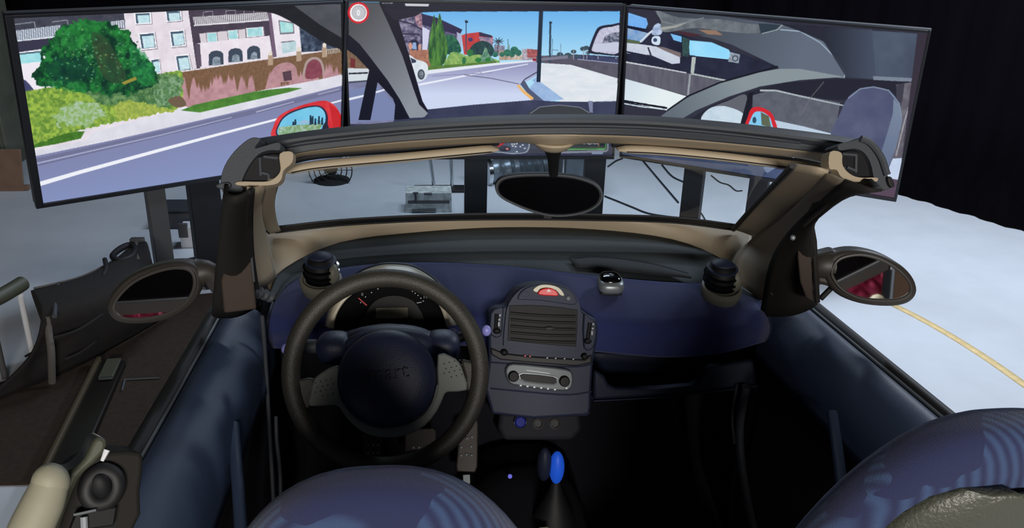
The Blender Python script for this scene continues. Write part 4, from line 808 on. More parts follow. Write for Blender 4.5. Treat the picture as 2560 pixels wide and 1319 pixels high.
lm = side_mirror(PML, [(266, 775), (278, 735), (320, 693), (380, 667), (440, 656), (484, 662), (503, 690), (498, 735), (470, 772), (420, 800), (350, 812), (290, 805)], [(284, 770), (296, 740), (335, 703), (390, 678), (440, 668), (474, 674), (487, 696), (482, 730), (458, 762), (412, 786), (350, 797), (302, 792)], 'mirror_shell', 385, 735, [PML.p(490, 690, -.03), PML.p(520, 690, -.03), P(560, 720, y=1.66)], [.03, .022, .024])
rm = side_mirror(PMR, [(2062, 690), (2068, 655), (2090, 633), (2140, 625), (2200, 636), (2255, 664), (2288, 700), (2294, 735), (2270, 760), (2220, 768), (2150, 760), (2092, 735)], [(2080, 688), (2086, 660), (2106, 643), (2150, 636), (2200, 648), (2245, 674), (2272, 704), (2274, 730), (2250, 746), (2210, 750), (2150, 744), (2105, 722)], 'mirror_shell', 2175, 690, [PMR.p(2085, 670, -.03), PMR.p(2055, 672, -.03), P(2030, 690, y=1.64)], [.035, .03, .026])
prism('mirror_root', pl_outline(PMR, [(2044, 640), (2090, 628), (2110, 640), (2084, 690), (2095, 728), (2070, 718), (2044, 712)], 0, -.01), PMR.n*-.05, 'mirror_shell', rm, bevel=.008)
tube('mirror_brace', [PMR.p(2088, 728, -.03), PMR.p(2058, 752, -.02)], .006, 'rubber_dark', rm, n=10)
# --- rear left pillar top with tan cover and roof latch
BP = Plane(P(230, 1220, x=-.62), (.55, -1, .55))
prism('rear_pillar', pl_outline(BP, [(120, 1330), (150, 1260), (165, 1180), (230, 1140), (290, 1128), (345, 1130), (358, 1145), (350, 1230), (330, 1330)], 2, 0), BP.n*-.10, 'pillar_dark', car, bevel=.008)
prism('pillar_hood', pl_outline(BP, [(116, 1180), (170, 1168), (205, 1140), (225, 1100), (240, 1087), (258, 1096), (256, 1120), (230, 1150), (190, 1190), (150, 1290), (130, 1330), (60, 1340), (100, 1250)], 3, .03), BP.n*-.08, 'olive_tube', car, bevel=.012)
tube('pillar_cover', [BP.p(x, y, .055) for x, y in ((118, 1192), (100, 1240), (72, 1300), (50, 1360))], [.019, .022, .023, .023], 'cover_cream', car, k=5, n=18, label='rounded cream cover on the rear pillar')
ell('cover_cap', BP.p(118, 1192, .055), (.0195, .0195, .022), 'cover_cream', car, n=20)
lt = tube('roof_latch', [BP.p(x, y, .006) for x, y in ((215, 1230), (225, 1195), (255, 1175), (285, 1188), (290, 1220), (270, 1250), (235, 1256))], .010, 'rubber_dark', car, k=5, closed=True)
ell('latch_hole', BP.p(248, 1218, .004), (.016, .012, .022), 'black_plastic', lt)
prism('latch_plate', pl_outline(BP, [(190, 1272), (290, 1262), (282, 1310), (170, 1325)], 0, .012), BP.n*-.02, 'black_plastic', lt); tube('latch_wire', [BP.p(180, 1280, .02), BP.p(235, 1268, .02)], .0015, 'silver', lt, n=6)
tube('latch_pin', [BP.p(206, 1286, .016), BP.p(208, 1330, .016)], .004, 'grey_mark', lt, n=8); tube('latch_hook', [BP.p(258, 1118, .035), BP.p(246, 1145, .035)], [.0035, .002], 'white_mark', lt, n=8)

# --- bonnet and front wings, below the line of the cowl
bxs = (-.68, -.45, 0, .45, .68)
bon = surf('bonnet', [[(x, y-.05*(abs(x)/.68)**2, z-.05*(abs(x)/.68)**3) for x in bxs] for y, z in ((2.20, .93), (2.36, .84), (2.52, .75), (2.64, .60), (2.68, .40), (2.66, .20))], 'bonnet_black', car, solid=.008)
for sg in (-1, 1):
    surf('front_wing', [[(sg*.70, y, z) for z in (.20, .45, .68, zt)] for y, zt in ((1.82, .90), (2.05, .90), (2.30, .82), (2.48, .72), (2.60, .56))], 'bonnet_black', car, solid=.01)

# ---------------------------------------------------------------- dashboard
def dz(x, y, z): return P(x, y, z=z)
sh0 = [(672, 735), (712, 672), (850, 608), (1050, 581), (1260, 569), (1480, 574), (1680, 600), (1812, 654), (1900, 740)]
sh1 = [(690, 752), (745, 694), (880, 664), (1060, 655), (1260, 664), (1480, 688), (1660, 704), (1800, 712), (1895, 748)]
S0 = [dz(x, y, .966-.02*((x-1260)/580)**2) for x, y in sh0]; S1 = [dz(x, y, .952-.012*((x-1260)/580)**2) for x, y in sh1]
SM = [a.lerp(b, .5)+Vector((0, 0, -.006)) for a, b in zip(S0, S1)]
dash = surf('dashboard', [S0, SM, S1, [p+Vector((0, -.03, -.03)) for p in S1]], 'shelf_grey', car, label='dark grey dashboard shelf')
def on_shelf(px, py, off=.004):
    # height of the shelf along a view line, by stepping through its two edges
    best = dz(px, py, .957); return best+Vector((0, 0, off))
surf('speaker_grille', [[on_shelf(x, y, .006) for x, y in ((1425, 655), (1480, 650), (1560, 655), (1640, 668), (1720, 690))], [on_shelf(x, y, .006) for x, y in ((1440, 672), (1500, 675), (1580, 685), (1650, 693), (1728, 700))]], 'grille_grey', dash, kv=2, solid=.003)
tube('grille_edge', [on_shelf(x, y, .007) for x, y in ((1425, 655), (1450, 650), (1500, 650), (1560, 655), (1640, 668), (1720, 690))], .0015, 'rubber_dark', dash, k=3, n=6)
# navy padded fabric dashboard
pad = [
 [(686, 756, .945), (742, 698, .948), (880, 667, .952), (1060, 657, .955), (1260, 666, .955), (1480, 690, .955), (1660, 706, .952), (1800, 714, .950), (1898, 752, .945)],
 [(676, 790, .935), (735, 735, .952), (880, 705, .962), (1060, 695, .965), (1260, 705, .965), (1480, 728, .964), (1660, 742, .962), (1800, 752, .958), (1914, 782, .935)],
 [(670, 830, .900), (735, 800, .925), (880, 780, .935), (1060, 775, .935), (1260, 785, .935), (1480, 800, .935), (1660, 815, .930), (1800, 815, .925), (1924, 815, .900)],
 [(676, 858, .862), (735, 850, .875), (880, 840, .885), (1060, 840, .885), (1260, 845, .885), (1480, 860, .880), (1660, 876, .872), (1800, 866, .872), (1918, 842, .870)],
 [(690, 868, .850), (740, 868, .855), (880, 860, .862), (1060, 860, .862), (1260, 865, .862), (1480, 876, .860), (1660, 890, .853), (1800, 880, .853), (1905, 852, .858)]]
PD = [[dz(*q) for q in r] for r in pad]; PD.append([p+Vector((0, .08, -.012)) for p in PD[-1]])
dp = surf('dashboard_pad', PD, 'fabric_navy', car, solid=.004, label='navy fabric dashboard pad')
tube('pad_end_trim', [p+Vector((-.004, 0, 0)) for p in [dz(*r[0]) for r in pad]], .004, 'plastic_blue', dp, k=4, n=8); tube('pad_end_trim', [p+Vector((.003, 0, 0)) for p in [dz(*r[-1]) for r in pad]], .003, 'plastic_blue', dp, k=4, n=8)
# glove tray under the pad
yb = 1.93
surf('glove_tray', [[P(x, y, y=yb) for x, y in ((1470, 880), (1640, 890), (1780, 885), (1900, 862))], [P(x, y, y=yb+.02) for x, y in ((1470, 960), (1640, 965), (1780, 955), (1900, 930))], [P(x, y, y=1.80) for x, y in ((1470, 985), (1640, 985), (1780, 972), (1900, 950))]], 'plastic_blue', car)
tp = Plane(P(1700, 950, y=1.765), (0, -1, .25))
tr = prism('tray_front', pl_outline(tp, [(1484, 1000), (1486, 925), (1500, 932), (1512, 940), (1522, 962), (1540, 970), (1640, 970), (1730, 962), (1752, 950), (1765, 925), (1780, 915), (1890, 898), (1894, 962), (1800, 975), (1700, 986), (1600, 994)], 0), tp.n*-.03, 'plastic_blue', car, bevel=.008)
tube('tray_edge', [tp.p(x, y, .002) for x, y in ((1484, 1001), (1600, 995), (1700, 987), (1800, 976), (1894, 963))], .0022, 'plastic_blue', tr, k=3, n=8)
surf('glove_box_underside', [[tp.p(x, y, -.01) for x, y in ((1484, 1000), (1640, 992), (1800, 976), (1894, 963))], [tp.p(x, y, -.01)+Vector((0, .25, -.10)) for x, y in ((1484, 1000), (1640, 992), (1800, 976), (1894, 963))]], 'plastic_blue', tr, kv=1)
# --- ball vents
def ball_vent(cx, cy, r, rx, ry, yd, lab):
    c = P(cx, cy, y=yd); base = P(cx, cy+r*.55, y=yd-.0); k = yd/.93/F
    R = r*k*1.06
    ring = lathe('ball_vent', base+Vector((0, 0, -.012)), (0, -.25, 1), [(rx*k*.8, -.03), (rx*k, 0), (rx*k*1.02, .008), (rx*k*.98, .016), (rx*k*.88, .018), (rx*k*.8, .012)], 'vent_ring', car, label=lab)
    ell('ball', c, (R*.9, R*.9, R*.96), 'black_plastic', ring)
    for i in range(4):
        a = -.50+i*.35; rr = R*math.cos(a); zz = R*math.sin(a)
        lathe('slat', c+Vector((0, 0, zz)), (0, -.12, 1), [(rr*.86, -.003), (rr*1.0, -.0022), (rr*1.0, .0022), (rr*.86, .003)], 'plastic_blue' if i == 3 else 'black_gloss', ring, n=32)
    # smooth crown and side cheek
    rows = []
    for i in range(7):
        a = .86+(math.pi/2-.86)*i/6; rows.append([c+Vector((R*math.cos(a)*math.cos(t/28*2*math.pi), R*math.cos(a)*math.sin(t/28*2*math.pi), R*math.sin(a)*1.0)) for t in range(28)])
    v, f = grid(rows, True); obj('crown', v, f, 'plastic_blue', ring, solid=.002)
    ell('cheek', c+Vector((R*.66, -R*.38, -R*.1)), (R*.34, R*.44, R*.62), 'vent_ring', ring)
    return ring
ball_vent(803, 674, 43, 52, 20, 1.82, 'ball shaped air vent with grey ring'); ball_vent(1803, 692, 45, 53, 22, 1.745, 'ball shaped air vent with grey ring')
# --- instrument pod behind the wheel
IP = Plane(P(970, 770, y=1.66), (0, -1, .52))
face = [(828, 826), (836, 795), (858, 758), (895, 726), (940, 708), (985, 704), (1035, 712), (1080, 736), (1106, 772), (1120, 815), (1110, 828), (1060, 836), (970, 838), (880, 836)]
pod = prism('instrument_pod', pl_outline(IP, face, 3), IP.n*-.08, 'dial_black', car, bevel=.004)
def arch(k, dy): return [(970+(x-970)*k, 770+(y-770)*k+dy) for x, y in [(812, 815), (822, 770), (850, 722), (893, 684), (940, 664), (985, 660), (1035, 668), (1088, 702), (1124, 752), (1142, 812)]]
o1, o2 = arch(1.0, 0), [(836, 822), (842, 788), (864, 752), (900, 724), (942, 709), (985, 705), (1032, 713), (1075, 736), (1102, 772), (1116, 818)]
surf('pod_band', [[IP.p(x, y, -.025) for x, y in o1], [IP.p((x+a)/2, (y+b)/2, .006) for (x, y), (a, b) in zip(o1, o2)], [IP.p(x, y, .008) for x, y in o2]], 'pod_tan', pod, solid=.004)
surf('pod_hood', [[IP.p(x, y, -.10) for x, y in arch(1.06, 0)], [IP.p(x, y, -.045) for x, y in arch(1.05, -1)], [IP.p(x, y, -.032) for x, y in arch(1.01, 0)]], 'plastic_blue', pod, solid=.006)
prism('dial_plate', pl_outline(IP, [(905, 822), (912, 785), (935, 752), (970, 738), (1010, 740), (1045, 762), (1056, 822)], 3, .003), IP.n*-.004, 'slat_black', pod)
prism('display', pl_outline(IP, [(940, 769), (1020, 768), (1020, 795), (940, 796)], 0, .006), IP.n*-.003, 'lcd', pod, bevel=.0005)
prism('needle', pl_outline(IP, [(895, 745), (898, 744), (919, 762), (916, 765)], 0, .006), IP.n*-.002, 'needle', pod, bevel=.0003)
for x, y in ((914, 742), (929, 731), (945, 722), (1031, 728), (1038, 733), (1045, 738), (1052, 745), (1058, 752), (902, 756)): ell('dial_dot', IP.p(x, y, .004), (.0014, .0014, .0014), 'white_mark', pod, n=8)
text('dial_figure', '140', IP.p(1066, 742, .004), IP.ex, IP.ey, .010, 'grey_mark', pod, extrude=.0002); tube('dial_mark', [IP.p(1042, 757, .004), IP.p(1054, 755, .004)], .0008, 'white_mark', pod, n=6)
text('dial_figure', '0', IP.p(906, 736, .004), IP.ex, IP.ey, .009, 'grey_mark', pod, extrude=.0002)
# --- steering column shroud and stalks
el = math.radians(27); WN = Vector((0, -math.cos(el), math.sin(el))); WC = P(966, 928, y=1.37); WP = Plane(WC, WN)
CP = Plane(P(970, 860, y=1.50), WN)
sh = prism('column_shroud', pl_outline(CP, [(800, 842), (812, 828), (840, 832), (880, 824), (930, 812), (970, 808), (1010, 812), (1060, 824), (1110, 828), (1136, 820), (1146, 835), (1140, 872), (1120, 892), (1080, 900), (1080, 960), (860, 960), (860, 905), (820, 905), (802, 885)], 2), WN*-.10, 'plastic_blue', car, bevel=.014)
for x, y, a in ((840, 868, 1), (1104, 864, -1)): ell('shroud_lobe', CP.p(x, y, .012), (.036, .035, .030), 'hub', sh, pw=.8)
ell('shroud_dome', CP.p(972, 880, .0), (.105, .05, .055), 'hub', sh, axes_rot(CP.ex, WN, CP.ey), pw=.85)
for pts, e in (([(800, 862), (770, 866), (735, 870)], (712, 873)), ([(1140, 845), (1170, 838), (1200, 830)], (1218, 826))):
    st = tube('stalk', [CP.p(x, y, -.02) for x, y in pts], [.012, .009, .006], 'black_plastic', sh, k=4, n=12); ell('stalk_knob', CP.p(*e, -.02), (.0098, .0098, .0115), 'lilac_knob', sh, n=20, label='lilac stalk tip')
lathe('stalk_collar', CP.p(772, 866, -.02), (1, 0, 0), [(.012, -.014), (.014, -.012), (.014, .012), (.012, .014)], 'rubber', sh, n=18)
# --- steering wheel, turned slightly to the left
wr = math.radians(5); we = WP.ex*math.cos(wr)+WP.ey*math.sin(wr); wu = WP.ey*math.cos(wr)-WP.ex*math.sin(wr)
RM = .1685
rim_path = [WC+we*RM*math.cos(2*math.pi*i/72)+wu*RM*math.sin(2*math.pi*i/72) for i in range(72)]
wheel = tube('steering_wheel', rim_path, .0168, 'leather', car, n=18, closed=True, label='black leather steering wheel rim')
HC = WP.p(968, 946, .012)
lathe('hub', HC, WN, [(.087, -.05), (.0885, -.012), (.0875, .0), (.083, .010), (.072, .0185), (.055, .0245), (.035, .028), (.012, .0295), (.002, .0297)], 'hub', wheel, n=56)
ell('hub_brow', WP.p(972, 858, -.012), (.080, .022, .028), 'plastic_blue', wheel, axes_rot(WP.ex, WN, WP.ey))
def wring(a0, a1, r0, r1, off, n=40, k=None):
    return
sp_o = [(776, 1014), (777, 985), (784, 952), (800, 934), (846, 912), (850, 960), (858, 1000), (880, 1034), (915, 1056), (950, 1066), (985, 1067), (1025, 1058), (1060, 1036), (1082, 1004), (1094, 960), (1094, 885), (1128, 890), (1148, 905), (1160, 935), (1167, 974), (1118, 978), (1108, 992), (1092, 1026), (1062, 1062), (1022, 1084), (975, 1092), (925, 1086), (885, 1062), (858, 1030), (840, 1010)]
spk = prism('spoke', pl_outline(WP, sp_o, 2, .010), WN*-.014, 'spoke', wheel, bevel=.004)
tube('spoke_lip', pl_outline(WP, [(850, 960), (858, 1000), (880, 1034), (915, 1056), (950, 1066), (985, 1067), (1025, 1058), (1060, 1036), (1082, 1004), (1094, 960)], 3, .0115, closed=False), .0018, 'spoke', spk, n=8)
prism('rim_bridge', pl_outline(WP, [(738, 962), (752, 948), (785, 946), (782, 985), (780, 1010), (762, 1024), (745, 1030)], 2, .006), WN*-.022, 'leather', wheel, bevel=.006)
prism('rim_bridge', pl_outline(WP, [(1152, 898), (1175, 902), (1206, 896), (1210, 960), (1190, 985), (1166, 975), (1162, 940)], 2, .006), WN*-.022, 'leather', wheel, bevel=.006)
for x0, y0 in ((790, 955), (1110, 908)):
    for i in range(4):
        for j in range(4 if i else 3): ell('grip_dot', WP.p(x0+i*13+(j % 2)*5, y0+j*12-i*3, .0105), (.0016, .0016, .0012), 'silver_dull', spk, n=8)
text('maker_lettering', 'smart', WP.p(966, 931, .0440), we, wu, .036, 'hub', wheel, extrude=.0028)
for i in range(4): box('airbag_mark', WP.p(960+i*11, 1034-i, .036), (.0055, .002, .008), 'hub', wheel, axes_rot(we, WN, wu), bevel=.0005)
# --- centre console
KP = Plane(P(1360, 850, y=1.64), (0, -1, .42)); kn = KP.n
con = prism('centre_console', pl_outline(KP, [(1222, 800), (1226, 776), (1245, 766), (1266, 762), (1284, 736), (1306, 716), (1350, 705), (1385, 706), (1420, 718), (1442, 742), (1452, 772), (1478, 790), (1494, 806), (1494, 850), (1484, 900), (1478, 985), (1474, 1036), (1440, 1040), (1230, 1035), (1222, 900)], 2), kn*-.20, 'plastic_blue', car, bevel=.012)
prism('vent_housing', pl_outline(KP, [(1258, 858), (1262, 800), (1268, 765), (1284, 738), (1308, 718), (1350, 707), (1386, 708), (1420, 720), (1440, 744), (1450, 776), (1452, 830), (1446, 872), (1360, 878), (1268, 862)], 3, .012), kn*-.03, 'plastic_blue', con, bevel=.008)
prism('vent_cavity', pl_outline(KP, [(1268, 842), (1272, 772), (1280, 762), (1360, 763), (1432, 772), (1441, 782), (1438, 856), (1428, 864), (1350, 858), (1276, 850)], 2, .0135), kn*-.004, 'black_plastic', con, bevel=.001)
for i in range(5):
    y = 781+i*16; tube('vent_slat', [KP.p(x, y+(x-1275)*.05+4*math.sin((x-1275)/165*math.pi)*.6, .016) for x in (1275, 1315, 1355, 1395, 1436)], .0026, 'slat_black', con, n=8, flat=.4, up=kn)
ell('vent_tab', KP.p(1370, 818, .018), (.010, .006, .003), 'rubber', con)
prism('switch_cap', pl_outline(KP, [(1292, 746), (1300, 728), (1325, 714), (1360, 709), (1395, 713), (1425, 726), (1437, 746), (1437, 758), (1420, 760), (1350, 750), (1300, 748)], 2, .018), kn*-.012, 'plastic_blue', con, bevel=.003)
prism('switch_arc', pl_outline(KP, [(1329, 724), (1342, 713), (1362, 710), (1385, 714), (1400, 724), (1407, 738), (1396, 736), (1386, 724), (1362, 718), (1346, 722), (1340, 730)], 2, .0215), kn*-.006, 'pod_tan', con, bevel=.001)
hb = prism('hazard_button', pl_outline(KP, [(1342, 735), (1346, 724), (1360, 719), (1376, 720), (1388, 728), (1391, 738), (1372, 738)], 2, .026), kn*-.012, 'red_button', con, bevel=.002, label='red hazard button')
prism('hazard_triangle', pl_outline(KP, [(1362, 728), (1367, 721), (1373, 728)], 0, .0265), kn*-.001, 'white_mark', con, bevel=0)
prism('switch_button', pl_outline(KP, ov(1311, 734, 11, 7, 0, 12), 1, .0195), kn*-.003, 'plastic_blue', con, bevel=.0005); lathe('alarm_lamp', KP.p(1418, 744, .018), kn, [(.006, 0), (.006, .003), (.004, .004)], 'silver_dull', con, n=16)
for nm, ou, slot, kx, ky in (('L', [(1226, 836), (1226, 782), (1244, 768), (1258, 768), (1256, 800), (1252, 840)], ((1241, 784), (1239, 822)), 1241, 826), ('R', [(1458, 784), (1474, 792), (1490, 808), (1488, 850), (1478, 872), (1458, 868)], ((1473, 806), (1467, 850)), 1467, 851)):
    prism('slider_panel', pl_outline(KP, ou, 2, .008), kn*-.016, 'plastic_blue', con, bevel=.004)
    tube('slider_slot', [KP.p(*slot[0], .0085), KP.p(*slot[1], .0085)], .0045, 'black_plastic', con, n=8); ell('slider_knob', KP.p(kx, ky, .012), (.0085, .006, .0065), 'black_plastic', con, n=18)
    for q in range(3): box('slider_mark', KP.p(slot[0][0]+8-q*1.5, slot[0][1]+3+q*11, .0095), (.004, .001, .004 if q < 2 else .009), 'grey_mark', con, axes_rot(KP.ex, kn, KP.ey), bevel=0)
prism('button_strip', pl_outline(KP, [(1226, 868), (1260, 882), (1330, 890), (1460, 898), (1478, 884), (1478, 906), (1440, 914), (1330, 906), (1250, 898), (1228, 886)], 1, .006), kn*-.012, 'rubber_dark', con, bevel=.003)
for x, y in ((1260, 880), (1460, 890)): ell('climate_knob', KP.p(x, y, .009), (.008, .006, .007), 'black_plastic', con, n=16)
for x, y, m in ((1367, 893, 'grey_mark'), (1388, 894, 'grey_mark'), (1410, 895, 'grey_mark'), (1432, 896, 'grey_mark'), (1324, 889, 'needle'), (1312, 888, 'needle')): box('strip_mark', KP.p(x, y, .0065), (.0035, .001, .003), m, con, axes_rot(KP.ex, kn, KP.ey), bevel=0)
rd = prism('radio', pl_outline(KP, [(1262, 930), (1266, 914), (1282, 906), (1350, 912), (1414, 920), (1430, 932), (1430, 960), (1418, 974), (1380, 974), (1300, 964), (1272, 956)], 2, .012), kn*-.02, 'silver_dull', con, bevel=.004, label='silver car radio')
prism('radio_display', pl_outline(KP, [(1300, 940), (1306, 932), (1380, 940), (1388, 948), (1382, 957), (1312, 950)], 2, .0135), kn*-.002, 'display_black', con, bevel=.0003); tube('radio_display_edge', pl_outline(KP, [(1298, 941), (1305, 930), (1381, 938), (1391, 948), (1383, 959), (1310, 952)], 2, .013), .0015, 'silver', con, n=6, closed=True)
for x, y in ((1282, 938), (1408, 950)): lathe('radio_knob', KP.p(x, y, .012), kn, [(.0115, 0), (.0115, .008), (.0095, .011), (.002, .0115)], 'black_plastic', con, n=20)
for i in range(7): box('radio_button', KP.p(1300+i*17 if i < 6 else 1414, 961+i*2 if i < 6 else 968, .0125), (.0045, .002, .0035), 'white_mark', con, axes_rot(KP.ex, kn, KP.ey), bevel=.0005)
tube('radio_lettering_bar', [KP.p(1314, 923, .0125), KP.p(1372, 931, .0125)], .0009, 'white_mark', con, n=6)
for pts in ([(1228, 905), (1330, 912), (1440, 916), (1482, 908)], [(1226, 970), (1330, 980), (1420, 986), (1479, 978)], [(1436, 1036), (1462, 1034), (1474, 1030)]): tube('console_seam', [KP.p(x, y, .001) for x, y in pts], .0018, 'plastic_blue', con, k=3, n=6)
LP = Plane(P(1340, 1060, y=1.66), (0, -1, .5))
lc = prism('lower_console', pl_outline(LP, [(1250, 1030), (1450, 1030), (1455, 1075), (1430, 1100), (1260, 1100), (1245, 1070)], 1), LP.n*-.15, 'door_panel', car, bevel=.01)
lathe('blue_start_button', LP.p(1300, 1053, .0), LP.n, [(.013, 0), (.013, .008), (.010, .011), (.003, .0115)], 'blue_jewel', lc, n=24, label='blue start button with chrome rim'); lathe('start_button_rim', LP.p(1300, 1053, .0), LP.n, [(.0145, 0), (.0155, .006), (.0135, .007)], 'chrome', lc, n=24)
for x in (1345, 1388): lathe('console_socket', LP.p(x, 1058, .0), LP.n, [(.012, 0), (.013, .004), (.009, .005), (.008, .001)], 'rubber_dark', lc, n=20)
# --- gear lever, its blue glow put into the knob as emission, small indicator lamp
gb_ = P(1345, 1240, z=.40); gk = P(1392, 1168, z=.55)
gl = lathe('gear_lever', Vector((gk.x, gk.y, .39)), (0, 0, 1), [(.055, 0), (.05, .02), (.035, .05), (.018, .09), (.010, .12)], 'rubber_dark', car, n=28)
ell('gear_knob', gk, (.018, .022, .044), 'blue_glow', gl, label='gear knob with painted-in blue glow'); ell('gear_knob_side', gk+Vector((-.03, .004, .008)), (.018, .022, .046), 'plastic_blue', gl)
ell('floor_lamp_dot', P(1275, 1190, z=.42), (.006, .006, .006), mat('violet_dot', (110, 110, 220), .4, emit=.6), car, n=12); prism('seat_belt_buckle', [P(x, y, z=.44) for x, y in ((1346, 1316), (1372, 1314), (1376, 1335), (1344, 1335))], (0, 0, -.02), 'cream', car, bevel=.003)
# --- pedals
def pedal(name, pts, z, holes, mm):
    pl = Plane(P(sum(p[0] for p in pts)/len(pts), sum(p[1] for p in pts)/len(pts), z=z), (0, -1, .8))
    o = prism(name, pl_outline(pl, pts, 0), pl.n*-.012, mm, car, bevel=.004)
    for h in holes: lathe('pedal_stud', pl.p(*h, 0), pl.n, [(.0045, 0), (.0045, .003), (.003, .004), (.002, .002)], 'silver', o, n=12)
    return o, pl
pm = mat('pedal_steel', (86, 80, 76), .45, metal=.4); pk_ = mat('pedal_plate', (52, 46, 44), .5)
pedal('footrest', [(903, 1082), (958, 1080), (960, 1152), (905, 1154)], .42, [(920+i*13, 1112+j*20) for i in range(3) for j in range(2)], pk_)
pedal('brake_pedal', [(1012, 1072), (1085, 1068), (1092, 1076), (1090, 1115), (1010, 1130)], .44, [(1034, 1126-8), (1048, 1122-4), (1062, 1118)], pk_)
ap, app = pedal('accelerator_pedal', [(1150, 1060), (1192, 1042), (1196, 1060), (1194, 1165), (1188, 1180), (1142, 1178), (1140, 1165)], .42, [(1153, 1138), (1166, 1136), (1179, 1138), (1154, 1118), (1178, 1116), (1180, 1092), (1168, 1096)], pm)
prism('pedal_hinge', pl_outline(app, [(1157, 1186), (1175, 1185), (1176, 1210), (1158, 1211)], 0, 0), app.n*-.02, 'silver', ap, bevel=.001); prism('pedal_foot', pl_outline(app, [(1142, 1211), (1192, 1210), (1192, 1222), (1142, 1223)], 0, -.002), app.n*-.03, 'rubber_dark', ap, bevel=.002)
# ---------------------------------------------------------------- seats
def seat(c, top, lab, lean=.22, wk=1.0):
    prof = [(0.0, .004, .006), (.004, .045, .02), (.016, .075, .032), (.036, .102, .040), (.060, .123, .045), (.10, .150, .05), (.16, .176, .055), (.25, .20, .06), (.38, .225, .065), (.55, .24, .07), (.72, .235, .075)]
    n = 40; rows = []
    for h, w_, t in prof:
        cz = top-h; cyy = c[1]+lean*h*1.0
        rows.append([Vector((c[0]+w_*wk*math.copysign(abs(math.cos(a))**.8, math.cos(a)), cyy+t*math.copysign(abs(math.sin(a))**.8, math.sin(a)), cz)) for a in [2*math.pi*j/n for j in range(n)]])
    v, f = grid(rows, True); f += [tuple(range(n))[::-1], tuple(range(len(v)-n, len(v)))]
    s = obj('seat', v, f, 'seat_fabric', car, sub=1, label=lab)
    # hard back shell standing proud of the fabric
    rows = []
    for h, w_, t in [(.062, .02, 0), (.066, .06, 0), (.078, .085, 0), (.10, .105, 0), (.16, .14, 0), (.25, .165, 0), (.38, .19, 0), (.55, .205, 0), (.70, .2, 0)]:
        cz = top-h; cyy = c[1]+lean*h
        tt = np.interp(h, [p[0] for p in prof], [p[2] for p in prof]); row = []
        for j in range(17):
            u = -1+2*j/16; row.append(Vector((c[0]+w_*wk*u, cyy-tt*math.sqrt(max(0, 1-(u*w_/np.interp(h, [p[0] for p in prof], [p[1] for p in prof]))**2))**.9-.012*(1-u**4), cz)))
        rows.append(row)
    v, f = grid(rows); obj('seat_back_shell', v, f, 'seat_shell', s, solid=.006)
    yb = c[1]+lean*.7
    surf('seat_cushion', [[(c[0]+a, y, z-.05*(abs(a)/.22)**4) for a in (-.24, -.15, 0, .15, .24)] for y, z in ((yb-.05, .50), (yb+.1, .56), (yb+.3, .58), (yb+.42, .57), (yb+.46, .50), (yb+.44, .40))], 'seat_fabric', s, solid=.02)
    box('seat_base', (c[0], yb+.2, .38), (.36, .4, .26), 'black_plastic', s, bevel=.02)
    return s
p = P(940, 1168, z=1.262); seat((p.x, p.y-.01), 1.262, 'navy patterned driver seat')
p = P(2525, 1022, z=1.33); seat((p.x, p.y-.01), 1.33, 'navy patterned passenger seat', wk=1.0)
print('seats', P(940, 1168, z=1.262), P(2525, 1022, z=1.33))

# ---------------------------------------------------------------- loose things
# small gadget on the dashboard pad
gp = P(1525, 722, z=.972); gd = thing('gadget', 'small black gadget with a silver rim sitting on the navy dashboard', 'gadget', gp)
gr = Matrix.Rotation(math.radians(-4), 3, 'Z')
ell('silver_rim', gp+Vector((0, 0, .013)), (.030, .036, .015), 'silver', gd, gr, pw=.6); ell('black_top', gp+Vector((.0, .005, .022)), (.025, .030, .014), 'black_gloss', gd, gr, pw=.7)
box('foot_pad', gp+Vector((0, 0, .0)), (.05, .06, .006), 'rubber_dark', gd, gr); ell('lens', gp+Vector((0, .0, .036)), (.006, .008, .002), 'silver_dull', gd)
# brown mat on the floor beside the driver door
mt = [P(x, y, z=.004) for x, y in ((130, 955), (430, 790), (520, 760))]
c4 = [P(-60, 1205, z=.006), P(-260, 985, z=.006), P(60, 935, z=.006), P(180, 888, z=.006), P(290, 830, z=.006), P(400, 775, z=.006), P(480, 738, z=.006), Vector((-.85, 4.0, .006)), Vector((-.78, 2.42, .006))]
c4[0].y = 2.45; c4[1].x = c4[0].x-.25
tag(prism('brown_mat', [Vector((p.x, p.y, .010)) for p in c4], (0, 0, -.010), 'mat_brown', bevel=.002), 'dark brown textured mat lying on the floor outside the driver door', 'mat')
# black rail lying on the mat
r0, r1_ = P(282, 905, z=.03), P(160, 1170, z=.03); dv = (r1_-r0).normalized(); sv = Vector((-dv.y, dv.x, 0)); ln = (r1_-r0).length+.35
rl = thing('rail', 'narrow black slotted rail with a pale olive edge lying on the brown mat', 'rail', r0)
rot = axes_rot(dv, sv, Vector((0, 0, 1)))
box('rail_body', r0+dv*ln/2-Vector((0, 0, .006)), (ln, .10, .028), 'rail_black', rl, rot, bevel=.006)
box('rail_flange', r0+dv*ln/2+sv*-.055+Vector((0, 0, .002)), (ln+.04, .022, .044), 'rail_edge', rl, rot, bevel=.008)
box('slot_cover', r0+dv*.07+sv*.005+Vector((0, 0, .010)), (.15, .055, .012), 'olive_tube', rl, rot, bevel=.003); box('slot_clip', r0+dv*.16+sv*.01+Vector((0, 0, .016)), (.008, .05, .006), 'silver_dull', rl, rot, bevel=.001)
a_, b_ = P(312, 948, z=.014), P(398, 944, z=.014); q_ = P(305, 975, z=.014)
fs_ = thing('metal_strip', 'thin bent metal strip lying on the brown mat beside the rail', 'strip', a_)
tube('strip_arm', [a_, b_], .004, 'silver_dull', fs_, n=8); tube('strip_arm', [a_, q_], .004, 'silver_dull', fs_, n=8)
